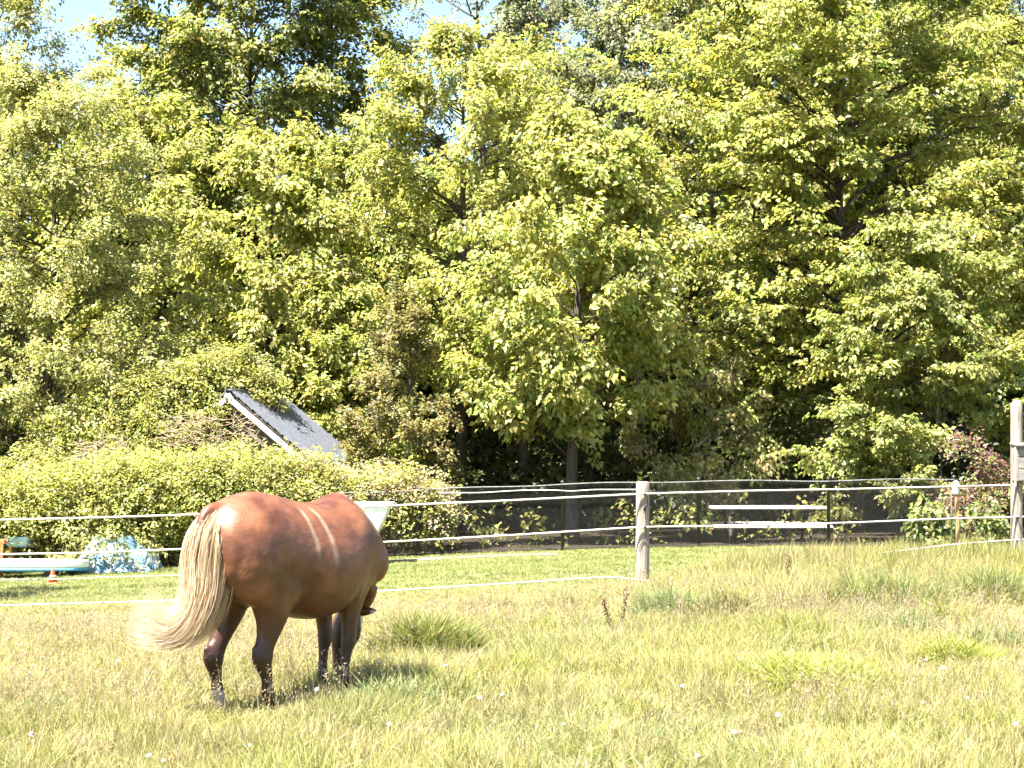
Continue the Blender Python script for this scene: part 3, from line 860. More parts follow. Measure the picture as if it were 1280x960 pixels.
def make_stake():
    Y = 22.5
    x = px_x(1196, Y); g = gz(x, Y)
    root = empty('wooden_stake', (x, Y, g)); tag(root, 'slim yellow wooden stake with a white cap beside the reddish shrub', 'stake', 'paddock fence posts')
    top = at(1194, 601, Y).z - g
    box_obj('shaft', (0, 0, top / 2 - 0.1), (0.05, 0.05, top + 0.2 - 0.12), M_STAKE, root, Matrix.Rotation(-0.02, 3, 'Y'), 0.006)
    bm = bmesh.new()
    lathe_bm(bm, (-0.02, 0, top - 0.19), [(0.042, 0), (0.047, 0.02), (0.045, 0.12), (0.05, 0.13), (0.05, 0.15), (0.034, 0.18), (0.012, 0.19)], 14)
    bm_obj('insulator_cap', bm, M_WHITE_PLASTIC, root, True)
    x2 = px_x(1188.5, Y)
    root2 = empty('metal_rod', (x2, Y, gz(x2, Y))); tag(root2, 'thin grey metal rod just left of the yellow stake', 'rod')
    bm = bmesh.new()
    lathe_bm(bm, (0, 0, 0), [(0.011, -0.2), (0.011, 1.15), (0.006, 1.17)], 8)
    bm_obj('shaft', bm, M_GREYWIRE, root2, True)
    bm = bmesh.new()
    lathe_bm(bm, (0, 0, at(1188, 648, Y).z - gz(x2, Y) - 0.02), [(0.02, 0), (0.024, 0.01), (0.024, 0.04), (0.02, 0.05)], 10)
    bm_obj('clip', bm, M_BLACK, root2, True)
make_stake()

# ------------------------------------------------------------------ picnic table behind the mesh fence
M_PICNIC = mat_noise('sun_bleached_plank', (0.46, 0.44, 0.40), (0.66, 0.63, 0.58), 7, 0.75, 0.3, (0.3, 4, 4))
def make_picnic():
    Y = 30.6
    xa, xb = px_x(886, Y), px_x(1030, Y)
    L = xb - xa; c = (xa + xb) / 2
    g = gz(c, Y)
    root = empty('picnic_table', (c, Y, g)); tag(root, 'sun bleached picnic table standing behind the black mesh fence', 'picnic table')
    zt = at(960, 634, Y).z - g; zs = at(960, 656, Y).z - g
    for k in range(5):
        box_obj('table_plank', (0, -0.30 + 0.15 * k, zt), (L - 0.03, 0.138, 0.05), M_PICNIC, root, None, 0.006)
    for s in (-1, 1):
        for k in range(2):
            box_obj('seat_plank', (0, s * (0.62 + 0.15 * k), zs), (L, 0.138, 0.05), M_PICNIC, root, None, 0.006)
        x = s * (L / 2 - 0.35)
        for q in (-1, 1):
            box_obj('leg', (x, q * 0.36, zt / 2 - 0.02), (0.045, 0.1, zt * 1.1), M_DARKWOOD, root, Matrix.Rotation(q * 0.42, 3, 'X'), 0.004)
        box_obj('seat_beam', (x + 0.047, 0, zs - 0.075), (0.04, 1.5, 0.09), M_DARKWOOD, root, None, 0.004)
        box_obj('top_beam', (x + 0.047, 0, zt - 0.07), (0.04, 0.7, 0.08), M_DARKWOOD, root, None, 0.004)
make_picnic()

# ------------------------------------------------------------------ white flared tub behind the horse
def make_tub():
    Y = 27.6
    xr = px_x(490, Y); xl = px_x(395, Y); c = (xl + xr) / 2; g = gz(c, Y)
    root = empty('garden_tub', (c, Y, g)); tag(root, 'white flared tub half hidden behind the horse, before the mesh fence', 'tub')
    zt = at(490, 630, Y).z - g
    w = (xr - xl) / 2; wb = w - (px_x(490, Y) - px_x(463, Y)) * 1.15
    zb = 0.16; d, db = 0.42, 0.26
    bm = bmesh.new()
    def ring(hw, hd, z, sh=0.0):
        return [bm.verts.new(p) for p in ((-hw + sh, -hd + sh, z), (hw - sh, -hd + sh, z), (hw - sh, hd - sh, z), (-hw + sh, hd - sh, z))]
    rr = [ring(wb, db, zb), ring(w, d, zt), ring(w + 0.025, d + 0.025, zt), ring(w + 0.025, d + 0.025, zt + 0.03), ring(w - 0.02, d - 0.02, zt + 0.03), ring(wb - 0.02, db - 0.02, zb + 0.03)]
    bm.faces.new(list(reversed(rr[0])))
    for a, b in zip(rr, rr[1:]):
        for i in range(4):
            bm.faces.new((a[i], a[(i + 1) % 4], b[(i + 1) % 4], b[i]))
    bm.faces.new(rr[-1])
    bmesh.ops.bevel(bm, geom=list(bm.edges), offset=0.008, segments=2, affect='EDGES')
    bm_obj('basin', bm, M_WHITE_PLASTIC, root)
    for sx in (-1, 1):
        for sy in (-1, 1):
            box_obj('leg', (sx * (wb - 0.05), sy * (db - 0.05), zb / 2 - 0.02), (0.05, 0.05, zb + 0.04), M_BLACK, root, None, 0.004)
make_tub()

# ------------------------------------------------------------------ things under the hedge at the left
M_BLUE = mat_noise('blue_vinyl', (0.03, 0.16, 0.32), (0.09, 0.26, 0.42), 6, 0.5, spec=0.5)
M_TEAL = mat_noise('teal_plastic', (0.12, 0.22, 0.24), (0.22, 0.32, 0.34), 6, 0.5, spec=0.5)
M_ORANGE = mat_noise('orange_paint', (0.36, 0.085, 0.02), (0.46, 0.14, 0.04), 8, 0.5, spec=0.5)
M_REDORANGE = mat_noise('red_orange_plastic', (0.36, 0.055, 0.02), (0.45, 0.10, 0.04), 10, 0.5, spec=0.5)
M_TARP = mat_noise('blue_white_tarp', (0.015, 0.07, 0.15), (0.36, 0.38, 0.39), 5.0, 0.6, 0.4, (1.0, 1.0, 1.6), spec=0.25, c3=(0.11, 0.20, 0.28))
def make_board():
    Y = 27.2
    xa, xb = px_x(-90, Y), px_x(112, Y)
    c = (xa + xb) / 2; g = gz(c, Y)
    root = empty('paddle_board', (c, Y, g)); tag(root, 'long white and blue board lying along the lawn below the hedge', 'board')
    zt = at(0, 700, Y).z - g; zb = at(0, 712.5, Y).z - g
    L = (xb - xa) / 2
    def hull(name, z0, z1, k, mat):
        bm = bmesh.new(); seg = 26
        rings = []
        for z, s in ((z0, 0.96), (z0 + (z1 - z0) * 0.15, 1.0), (z0 + (z1 - z0) * 0.85, 1.0), (z1, 0.96)):
            ring = []
            for i in range(seg):
                a = 2 * math.pi * i / seg
                cx, sy = math.cos(a), math.sin(a)
                ring.append(bm.verts.new((math.copysign(abs(cx) ** 0.45, cx) * L * k * (1 - 0.02 * (1 - s)), math.copysign(abs(sy) ** 0.7, sy) * 0.36 * s * k, z)))
            rings.append(ring)
        for a, b in zip(rings, rings[1:]):
            for i in range(seg):
                bm.faces.new((a[i], a[(i + 1) % seg], b[(i + 1) % seg], b[i]))
        bm.faces.new(list(reversed(rings[0]))); bm.faces.new(rings[-1])
        return bm_obj(name, bm, mat, root, True)
    m = zb + (zt - zb) * 0.32
    hull('lower_band', zb, m, 0.995, M_BLUE)
    hull('deck', m + 0.002, zt, 1.0, M_WHITE_PLASTIC)
    for s in (-1, 1):
        box_obj('support_block', (s * L * 0.55, 0, zb / 2 - 0.01), (0.12, 0.5, max(zb, 0.04)), M_DARKWOOD, root)
make_board()

def make_tarp():
    Y = 27.75
    xa, xb = px_x(88, Y), px_x(198, Y)
    c = (xa + xb) / 2; g = gz(c, Y)
    root = empty('tarp_heap', (c, Y, g)); tag(root, 'crumpled blue and white tarp heap half buried in the hedge foot', 'tarp')
    rng = np.random.default_rng(60)
    n, m = 60, 34
    U, V = np.meshgrid(np.linspace(-1, 1, n), np.linspace(0, 1, m), indexing='ij')
    w = (xb - xa) / 2
    hump = 0.56 * np.exp(-((U + 0.45) / 0.38) ** 2) + 0.60 * np.exp(-((U - 0.25) / 0.42) ** 2) + 0.25 * np.exp(-((U - 0.8) / 0.2) ** 2)
    prof = np.sin(np.clip(V, 0, 1) * np.pi * 0.62)
    Z = hump * prof * (1 - np.clip(np.abs(U) - 0.85, 0, 1) * 4) + 0.05 * (vnoise(U * 3, V * 3, 0.35) - 0.5) * 2 * prof
    Yy = -0.45 + V * 0.9 + 0.16 * (vnoise(U * 2, V * 2, 0.3) - 0.5)
    X = U * w + 0.05 * (vnoise(U, V * 5, 0.3) - 0.5)
    P = np.stack([X, Yy, np.maximum(Z, 0.012)], -1).reshape(-1, 3)
    i = np.arange(n - 1)[:, None] * m; j = np.arange(m - 1)[None, :]
    F = np.stack([i + j, i + m + j, i + m + j + 1, i + j + 1], -1).reshape(-1, 4)
    o = link_mesh('sheet', np_mesh('sheet', P, F), M_TARP, root, True)
    md = o.modifiers.new('thickness', 'SOLIDIFY'); md.thickness = 0.004
    lv = Leaves(); k = 64
    P0 = np.stack([rng.uniform(-w, w, k), rng.uniform(-0.5, -0.25, k), rng.uniform(0.25, 0.75, k)], 1)
    root2 = empty('hedge_suckers', (c, Y, g)); tag(root2, 'leafy hedge shoots hanging over the blue and white tarp', 'shoots')
    spray_leaves(lv, P0, unit(np.stack([rng.normal(0, 0.5, k), -0.3 + 0 * rng.random(k), rng.normal(0, 0.5, k)], 1)), rng.uniform(0.2, 0.4, k), 9, 0.075, YEL2 + MID, rng, 0.6, 0.2, 0.1, 0.6)
    link_mesh('foliage', lv.mesh('foliage'), M_LEAF, root2)
    tb = Tubes(5)
    for q in range(30):
        e = P0[q]; b = np.array([e[0] + rng.normal(0, 0.1), e[1] + 0.1, 0.0])
        tb.add(np.stack([b, (b + e) / 2 + rng.normal(0, 0.05, 3), e]), [0.008, 0.006, 0.003])
    link_mesh('stems', tb.mesh('stems'), M_TWIG, root2, True)
make_tarp()

def make_frame():
    Y = 27.9
    xr = px_x(12, Y); xl = px_x(-75, Y); c = (xl + xr) / 2; g = gz(c, Y)
    root = empty('orange_stand', (c, Y, g)); tag(root, 'orange painted metal stand at the left edge behind the board', 'stand')
    zt = at(0, 674, Y).z - g
    w = (xr - xl) / 2
    for sx in (-1, 1):
        for sy in (-1, 1):
            box_obj('leg', (sx * (w - 0.03), sy * 0.25, zt / 2 - 0.04), (0.05, 0.05, zt - 0.05), M_ORANGE, root, None, 0.006)
    for sy in (-1, 1):
        box_obj('rail', (0, sy * 0.25, zt - 0.03), (2 * w + 0.04, 0.056, 0.075), M_ORANGE, root, None, 0.006)
    for sx in (-1, 1):
        box_obj('end_rail', (sx * (w - 0.03), 0, zt - 0.03), (0.046, 0.44, 0.06), M_ORANGE, root, None, 0.006)
    Y2 = 28.15
    a = at(9, 671, Y2); b = at(41, 683, Y2); c2 = (a + b) / 2
    g2 = gz(c2.x, Y2)
    r2 = empty('teal_barrow', (c2.x, Y2, g2)); tag(r2, 'teal grey plastic barrow tray against the hedge beside the orange stand', 'barrow')
    bm = bmesh.new()
    vs = box_bm(bm, (0, 0, (a.z + b.z) / 2 - g2), (b.x - a.x, 0.5, a.z - b.z), None, 0.0)
    for v in vs:
        if v.co.z < (a.z + b.z) / 2 - g2: v.co.x *= 0.78; v.co.y *= 0.75
    bmesh.ops.bevel(bm, geom=list(bm.edges), offset=0.02, segments=2, affect='EDGES')
    bm_obj('tray', bm, M_TEAL, r2)
    zz = b.z - g2
    for s in (-1, 1):
        box_obj('leg', (0.12, s * 0.16, zz / 2), (0.03, 0.03, zz + 0.02), M_BLACK, r2, None, 0.003)
    bm = bmesh.new()
    lathe_bm(bm, (0, 0, -0.035), [(0.05, 0), (0.15, 0.01), (0.16, 0.035), (0.15, 0.06), (0.05, 0.07)], 20)
    bmesh.ops.rotate(bm, verts=bm.verts, matrix=Matrix.Rotation(math.radians(90), 3, 'X'))
    bmesh.ops.translate(bm, verts=bm.verts, vec=(-0.16, 0, 0.16))
    bm_obj('wheel', bm, M_BLACK, r2, True)
make_frame()

def make_cone():
    Y = 25.7
    x = px_x(68, Y); g = gz(x, Y)
    root = empty('traffic_cone', (x, Y, g + 0.01)); tag(root, 'small faded orange cone on the lawn in front of the board', 'cone')
    box_obj('base', (0, 0, 0.016), (0.17, 0.17, 0.03), M_ORANGE, root, None, 0.006)
    bm = bmesh.new()
    lathe_bm(bm, (0, 0, 0.031), [(0.072, 0), (0.054, 0.08), (0.038, 0.15), (0.022, 0.21), (0.014, 0.225)], 18)
    bm_obj('body', bm, M_REDORANGE, root, True)
    bm = bmesh.new()
    lathe_bm(bm, (0, 0, 0.10), [(0.0575, 0), (0.0425, 0.06), (0.040, 0.06)], 18)
    bm_obj('band', bm, mat_noise('faded_band', (0.62, 0.42, 0.36), (0.74, 0.58, 0.52), 9, 0.6), root, True)
make_cone()

# ------------------------------------------------------------------ reddish shrub and weeds at the rope fence, right
RED = [(0.17, 0.075, 0.085), (0.22, 0.115, 0.12), (0.14, 0.06, 0.07), (0.24, 0.19, 0.13), (0.20, 0.21, 0.08), (0.22, 0.23, 0.09)]
make_tree('barberry_shrub', 'reddish purple shrub between the yellow stake and bird box post', 1218, 25.6, 556, 690, 1168, 1262, RED, leaf=0.075, per=24, dens=10, trunk_r=0.03, seed=71, prof=prof_bush, stems=4, twig=0.38, droop=0.3, flat=0.2, updir=0.5, depth=0.45, cat='shrub', group=None)
make_tree('weed_clump', 'tall broad-leaved green weed left of the yellow stake', 1160, 24.2, 634, 698, 1138, 1186, DRK, leaf=0.13, per=7, dens=10, trunk_r=0.012, seed=72, prof=prof_bush, stems=4, twig=0.22, droop=0.8, flat=0.2, updir=0.6, depth=0.25, cat='weed', group='tall weeds at the fence')
make_tree('weed_clump', 'leafy green weed between the yellow stake and the bird box post', 1222, 24.0, 638, 700, 1198, 1250, DRK, leaf=0.12, per=7, dens=10, trunk_r=0.012, seed=73, prof=prof_bush, stems=4, twig=0.22, droop=0.7, flat=0.2, updir=0.6, depth=0.25, cat='weed', group='tall weeds at the fence')
# ------------------------------------------------------------------ grass
def blades(x, y, h, w, lean, C, rng, tris=3, z0=None):
    n = len(x)
    z = ground_z(x, y) if z0 is None else z0
    a = rng.uniform(0, 2 * np.pi, n)
    la = rng.uniform(0, 2 * np.pi, n)
    S = np.stack([np.cos(a), np.sin(a), 0 * a], 1) * (w * 0.5)[:, None]
    Ld = np.stack([np.cos(la), np.sin(la), 0 * la], 1)
    B = np.stack([x, y, z - 0.01], 1)
    up = np.array([0, 0, 1.0])
    M = B + up * (h * 0.55)[:, None] + Ld * (h * lean * 0.30)[:, None]
    T = B + up * (h * np.sqrt(np.clip(1 - 0.55 * lean ** 2, 0.15, 1)))[:, None] + Ld * (h * lean)[:, None]
    V = np.stack([B - S, B + S, M + S * 0.8, M - S * 0.8, T], 1).reshape(-1, 3)
    b = np.arange(n)[:, None] * 5
    F = np.concatenate([b + np.array([[0, 1, 2]]), b + np.array([[0, 2, 3]]), b + np.array([[3, 2, 4]])])
    # colour a little paler toward the tip, as grass dries from the tip
    k = np.stack([C * 0.82, C * 0.82, C, C, C * np.array([1.12, 1.06, 1.0])], 1).reshape(-1, 3)
    return V, F, k

class Field:
    def __init__(self): self.V = []; self.F = []; self.C = []; self.n = 0
    def add(self, V, F, C):
        self.V.append(V); self.F.append(F + self.n); self.C.append(C); self.n += len(V)
    def obj(self, name, label, cat, parent=None, kind='stuff'):
        o = link_mesh(name, np_mesh(name, np.concatenate(self.V), np.concatenate(self.F), np.clip(np.concatenate(self.C), 0.003, 0.8)), M_GRASS, parent)
        if label: tag(o, label, cat, kind=kind)
        return o

def trapezoid(n, y0, y1, rng, margin=1.2, power=1.0):
    """points spread evenly on the visible field between depths y0 and y1, with margin at the sides"""
    out = []
    while sum(len(o[0]) for o in out) < n:
        k = int(n * 1.6)
        y = rng.uniform(y0, y1, k)
        hw = y * 640 / F_PX + margin
        hwm = y1 * 640 / F_PX + margin
        x = rng.uniform(-hwm, hwm, k)
        keep = (np.abs(x) < hw)
        out.append((x[keep], y[keep]))
    return np.concatenate([o[0] for o in out])[:n], np.concatenate([o[1] for o in out])[:n]

G_STRAW = np.array([0.385, 0.34, 0.20]); G_GREEN = np.array([0.235, 0.25, 0.085]); G_LIME = np.array([0.315, 0.322, 0.12]); G_BLUE = np.array([0.215, 0.265, 0.145]); G_TAN = np.array([0.335, 0.26, 0.175])

rng = np.random.default_rng(80)
TUFT_KINDS = [(G_GREEN, G_LIME, 0.25), (G_LIME, G_GREEN, 0.35), (G_STRAW, G_LIME, 0.45), (G_TAN, G_STRAW, 0.5), (G_BLUE, G_LIME, 0.25), (G_GREEN, G_LIME, 0.4)]
N_VAR = 4
tufts = bpy.data.collections.new('tufts')
def make_tuft(k, v, nb, R, h0, h1, w, name, coll):
    c1, c2, f = TUFT_KINDS[k]
    rr = R * np.sqrt(rng.random(nb)); a = rng.uniform(0, 6.28, nb)
    h = rng.uniform(h0, h1, nb)
    pick = rng.random(nb) < f
    C = np.where(pick[:, None], c2, c1) * np.exp(rng.normal(0, 0.20, (nb, 1))) * np.exp(rng.normal(0, 0.05, (nb, 3)))
    odd = rng.random(nb) < 0.10
    C = np.where(odd[:, None], G_STRAW * np.exp(rng.normal(0, 0.15, (nb, 1))), C) * (0.62, 0.82, 0.98, 1.12)[v]
    lean = rng.uniform(0.1, 1.0, nb)
    if k == 5:
        w = 0.019; h = h * 0.75; lean = rng.uniform(0.5, 1.05, nb)
    V, F, K = blades(rr * np.cos(a), rr * np.sin(a), h, w * rng.uniform(0.6, 1.4, nb), lean, C, rng, z0=np.zeros(nb))
    me = np_mesh(name, V, F, np.clip(K, 0.003, 0.8)); me.materials.append(M_GRASS)
    o = bpy.data.objects.new(name, me); coll.objects.link(o)
for k in range(len(TUFT_KINDS)):
    for v in range(N_VAR):
        make_tuft(k, v, 34 if k < 5 else 16, 0.10, 0.09, 0.25, 0.0062, 'tuft_%02d' % (k * N_VAR + v), tufts)
pts, idx, rot, scl = [], [], [], []
def put(x, y, hs, ws, force=None):
    n = len(x)
    pxx = 640 + x / y * F_PX
    p = vnoise(x, y, 1.4) * 0.5 + vnoise(x + 40, y, 0.4) * 0.5
    straw = np.clip(0.29 + (p - 0.5) * 2.2, 0.05, 0.9)
    straw = np.clip(straw + 0.35 * np.exp(-((pxx - 90) / 240) ** 2 - ((y - 15.5) / 4) ** 2), 0, 0.95)
    straw = np.clip(straw - 0.35 * np.exp(-((pxx - 950) / 200) ** 2 - ((y - 13.2) / 1.6) ** 2), 0, 0.95)
    straw = np.clip(straw - 0.30 * np.clip((pxx - 800) / 120, 0, 1) * smooth01(15.5, 17.5, y), 0.04, 0.95)
    lime = np.clip(0.5 + (vnoise(x + 9, y + 77, 0.8) - 0.5) * 2.0, 0, 1)
    u = rng.random(n)
    kind = np.where(rng.random(n) < lime, 1, 0)
    kind = np.where(u < straw, np.where(rng.random(n) < 0.72, 2, 3), kind)
    blue = np.clip((vnoise(x - 30, y + 11, 1.6) - 0.55) * 1.6, 0, 0.6)
    kind = np.where((kind < 2) & (rng.random(n) < blue * 0.5), 4, kind)
    broad = np.clip((vnoise(x + 61, y - 8, 0.7) - 0.42) * 2.0, 0.03, 0.75)
    kind = np.where((kind != 3) & (rng.random(n) < broad), 5, kind)
    pts.append(np.stack([x, y, ground_z(x, y) - 0.005], 1))
    idx.append(kind * N_VAR + rng.integers(0, N_VAR, n))
    rot.append(np.stack([rng.normal(0, 0.08, n), rng.normal(0, 0.08, n), rng.uniform(0, 6.28, n)], 1))
    scl.append(np.stack([ws, ws, hs], 1))
for n, y0, y1, s0 in ((9500, 7.4, 12.0, 1.0), (9000, 12.0, 16.0, 1.25), (9500, 16.0, 20.7, 1.6)):
    x, y = trapezoid(n, y0, y1, rng, 1.6)
    hn = vnoise(x, y, 0.9) * 0.6 + vnoise(x, y, 0.25) * 0.4
    pxx = 640 + x / y * F_PX
    graze = 1 - 0.55 * smooth01(17.3, 18.8, y) * np.clip((820 - pxx) / 60, 0, 1)
    graze = graze * (1 - 0.45 * np.exp(-((pxx - 310) / 90) ** 4 - ((y - 10.1) / 0.9) ** 4))
    put(x, y, (0.50 + 1.0 * hn) * graze * rng.uniform(0.75, 1.2, n), s0 * rng.uniform(0.8, 1.3, n))
# taller rough grass at the right and along the rope fence
n = 7000
x = rng.uniform(1.2, 10.5, n); y = rng.uniform(16.8, 24.6, n)
pxx = 640 + x / y * F_PX
edge = np.interp(pxx, [800, 880, 960, 1060, 1300, 1500], [20.6, 22.2, 23.2, 24.4, 24.6, 24.6])
keep = y < edge; x, y, pxx = x[keep], y[keep], pxx[keep]; n = len(x)
tall = np.clip((pxx - 740) / 320, 0, 1)
put(x, y, (0.80 + 1.35 * tall * (0.35 + vnoise(x, y, 1.1))) * rng.uniform(0.7, 1.2, n), rng.uniform(1.3, 2.1, n))
scatter('field_grass', 'long pale grass covering the paddock in the foreground', 'grass', np.concatenate(pts), np.concatenate(idx), np.concatenate(rot), np.concatenate(scl), tufts)

# short lawn beyond the ropes
lawn_tufts = bpy.data.collections.new('lawn_tufts')
for v in range(6):
    nb = 42
    rr = 0.13 * np.sqrt(rng.random(nb)); a = rng.uniform(0, 6.28, nb)
    C = np.array([0.185, 0.215, 0.080]) * (0.78, 0.9, 1.0, 1.1, 1.2, 1.0)[v] * np.exp(rng.normal(0, 0.2, (nb, 1)))
    dry = rng.random(nb) < (0.1, 0.2, 0.2, 0.3, 0.5, 0.8)[v]
    C = np.where(dry[:, None], np.array([0.27, 0.26, 0.13]) * np.exp(rng.normal(0, 0.15, (nb, 1))), C)
    V, F, K = blades(rr * np.cos(a), rr * np.sin(a), rng.uniform(0.03, 0.065, nb), 0.009 * rng.uniform(0.7, 1.4, nb), rng.uniform(0.3, 1.0, nb), C, rng, z0=np.zeros(nb))
    me = np_mesh('lawn_tuft', V, F, K); me.materials.append(M_GRASS)
    o = bpy.data.objects.new('lawn_tuft_%d' % v, me); lawn_tufts.objects.link(o)
n = 11500
x = rng.uniform(-10.5, 9.5, n); y = rng.uniform(19.0, 29.1, n)
pxx = 640 + x / y * F_PX
edge = np.interp(pxx, [-200, 0, 800, 880, 960, 1060, 1300], [18.9, 19.2, 20.0, 21.3, 22.3, 23.8, 24.1]) + (vnoise(x, y, 0.6) - 0.5) * 0.9
keep = (y > edge) & ~((y > 27.9) & (y < 28.55) & (pxx > 440) & (pxx < 700) & (rng.random(n) < 0.75)); x, y = x[keep], y[keep]; n = len(x)
stripe = 0.5 + 0.5 * np.sin(y * 4.2 + 0.4 * x)
lvl = stripe * 0.35 + vnoise(x, y, 1.3) * 0.45 + rng.random(n) * 0.35
scatter('lawn_grass', 'short mown green grass between the ropes and hedge', 'grass', np.stack([x, y, ground_z(x, y) + 0.006], 1), np.clip((lvl * 6 - 0.4).astype(int), 0, 5), np.stack([0 * x, 0 * x, rng.uniform(0, 6.28, n)], 1), np.stack([rng.uniform(0.9, 1.3, n)] * 2 + [rng.uniform(0.7, 1.4, n)], 1), lawn_tufts)

# flowering grass stems with feathery heads, beyond counting
heads = Field()
n = 21000
x, y = trapezoid(n, 8.2, 19.2, rng, 0.8)
dn = vnoise(x, y, 1.2)
keep = rng.random(n) < np.clip((dn - 0.3) * 1.8 + 0.5 * np.exp(-((640 + x / y * F_PX - 90) / 200) ** 2 - ((y - 15) / 3.5) ** 2), 0.06, 1); x, y = x[keep], y[keep]; n = len(x)
h = rng.uniform(0.20, 0.44, n); la = rng.uniform(0, 6.28, n); ln = rng.uniform(0.02, 0.22, n)
base = np.stack([x, y, ground_z(x, y)], 1)
tip = base + np.stack([np.cos(la) * ln, np.sin(la) * ln, h], 1)
a = rng.uniform(0, 6.28, n)
wd = (0.0016 + 0.00008 * y)
S = np.stack([np.cos(a), np.sin(a), 0 * a], 1) * wd[:, None]
V = np.stack([base - S, base + S, tip], 1).reshape(-1, 3)
F = np.arange(3 * n).reshape(-1, 3)
cs = np.array([0.31, 0.26, 0.16]) * np.exp(rng.normal(0, 0.2, (n, 1)))
heads.add(V, F, np.repeat(cs, 3, axis=0))
m = 9
idx = np.repeat(np.arange(n), m)
t = rng.uniform(0.76, 1.02, n * m)
P = base[idx] + (tip - base)[idx] * t[:, None] + rng.normal(0, 0.008, (n * m, 3))
d = unit(rng.normal(0, 1, (n * m, 3)) + np.array([0, 0, 1.0])) * rng.uniform(0.012, 0.03, (n * m, 1))
S = unit(np.cross(d, rng.normal(0, 1, (n * m, 3)))) * 0.0028
V = np.stack([P - S, P + S, P + d], 1).reshape(-1, 3)
cc = np.array([0.31, 0.235, 0.17]) * np.exp(rng.normal(0, 0.25, (n, 1)))
heads.add(V, np.arange(3 * n * m).reshape(-1, 3), np.repeat(cc[idx], 3, axis=0))
heads.obj('seed_heads', 'thin tan grass stems with feathery seed heads across the field', 'grass')

# countable clumps
def grass_clump(name, label, px, py, wpx, n, h, w, col, seed, group='clumps in the paddock', lean=(0.15, 0.9), depth=None, cat='weed'):
    rng = np.random.default_rng(seed)
    Y = CAM_H * F_PX / (py - HORIZON)
    for _ in range(6):
        Y = (CAM_H - gz(px_x(px, Y), Y)) * F_PX / (py - HORIZON)
    x0 = px_x(px, Y); g = gz(x0, Y)
    R = wpx / 2 / F_PX * Y
    root = empty(name, (x0, Y, g)); tag(root, label, cat, group)
    rr = np.sqrt(rng.random(n)); a = rng.uniform(0, 6.28, n)
    x = rr * np.cos(a) * R; y = rr * np.sin(a) * (depth or R * 0.8)
    hh = h * (1 - 0.55 * rr ** 2) * rng.uniform(0.55, 1.2, n)
    z0 = ground_z(x + x0, y + Y) - g
    C = np.asarray(col)[rng.integers(0, len(col), n)] * np.exp(rng.normal(0, 0.2, (n, 1))) * np.exp(rng.normal(0, 0.06, (n, 3)))
    f = Field(); f.add(*blades(x, y, hh, w * rng.uniform(0.6, 1.4, n), rng.uniform(*lean, n), C * 0.8, rng, z0=z0))
    f.obj('blades', None, None, root)
    return root
CG = [(0.195, 0.23, 0.07), (0.27, 0.29, 0.10), (0.15, 0.18, 0.05), (0.33, 0.32, 0.14)]
CB = [(0.24, 0.31, 0.14), (0.28, 0.34, 0.16), (0.20, 0.27, 0.10)]
CL = [(0.29, 0.33, 0.07), (0.25, 0.30, 0.055), (0.33, 0.35, 0.09)]
grass_clump('grass_clump', 'dark green leafy clump just right of the horse', 532, 826, 135, 4000, 0.50, 0.016, CG, 91, lean=(0.3, 1.0))
grass_clump('grass_clump', 'bluish green coarse grass tuft below the weathered post', 832, 778, 100, 1800, 0.44, 0.014, CB, 92)
grass_clump('grass_clump', 'green coarse tuft right of the bluish tuft below the post', 908, 782, 80, 1400, 0.44, 0.016, CG, 93)
grass_clump('grass_clump', 'broad bluish green tussock at the right of the field', 1105, 768, 180, 2600, 0.55, 0.014, CB + CG, 94)
grass_clump('grass_clump', 'bluish tussock at the far right edge of the field', 1235, 762, 110, 1700, 0.55, 0.014, CB + CG, 95)
grass_clump('weed_patch', 'lush lime green patch of low broad weeds in the right foreground', 1010, 868, 240, 4200, 0.33, 0.020, CL, 96, lean=(0.5, 1.0), depth=0.9)
grass_clump('weed_patch', 'smaller lime green weed patch toward the lower right edge', 1190, 842, 120, 2000, 0.34, 0.018, CL, 97, lean=(0.4, 1.0))
grass_clump('grass_clump', 'upright grass clump below the bird box post', 1215, 722, 150, 900, 0.62, 0.014, [(0.36, 0.34, 0.15), (0.28, 0.30, 0.09)], 98, lean=(0.05, 0.5))
grass_clump('grass_clump', 'pale green clump in the middle of the field', 690, 800, 110, 900, 0.25, 0.014, CL, 99)

rc = np.random.default_rng(300)
where_txt = ('left of the bluish tuft', 'in the middle of the field', 'near the right edge', 'in the lower right foreground', 'in the lower middle foreground', 'right of the lime weed patch', 'below the rope fence at the right', 'above the lime weed patch', 'at the lower left corner', 'between the horse and the weathered post', 'far right below the tussocks', 'below the picnic table', 'left of the horse by the tail', 'at the bottom right corner', 'just in front of the front hooves', 'on the shaded grass right of the front hooves')
for i, (px, py, wpx, hh) in enumerate(((720, 768, 120, 0.34), (640, 850, 110, 0.26), (1240, 815, 130, 0.36), (1120, 915, 150, 0.24), (780, 905, 140, 0.24), (1130, 800, 120, 0.36), (1010, 745, 190, 0.46), (985, 805, 160, 0.36), (60, 900, 120, 0.22), (610, 770, 110, 0.30), (1180, 790, 110, 0.40), (930, 750, 130, 0.40), (70, 800, 130, 0.22), (1230, 925, 130, 0.24), (490, 893, 120, 0.33), (550, 888, 120, 0.33))):
    grass_clump('weed_clump', 'loose leafy weeds ' + where_txt[i], px, py, wpx, 700, hh, 0.015, (CG, CL, CB)[i % 3] + [(0.36, 0.34, 0.18)], 310 + i, lean=(0.15, 1.0), group='loose weeds in the paddock')

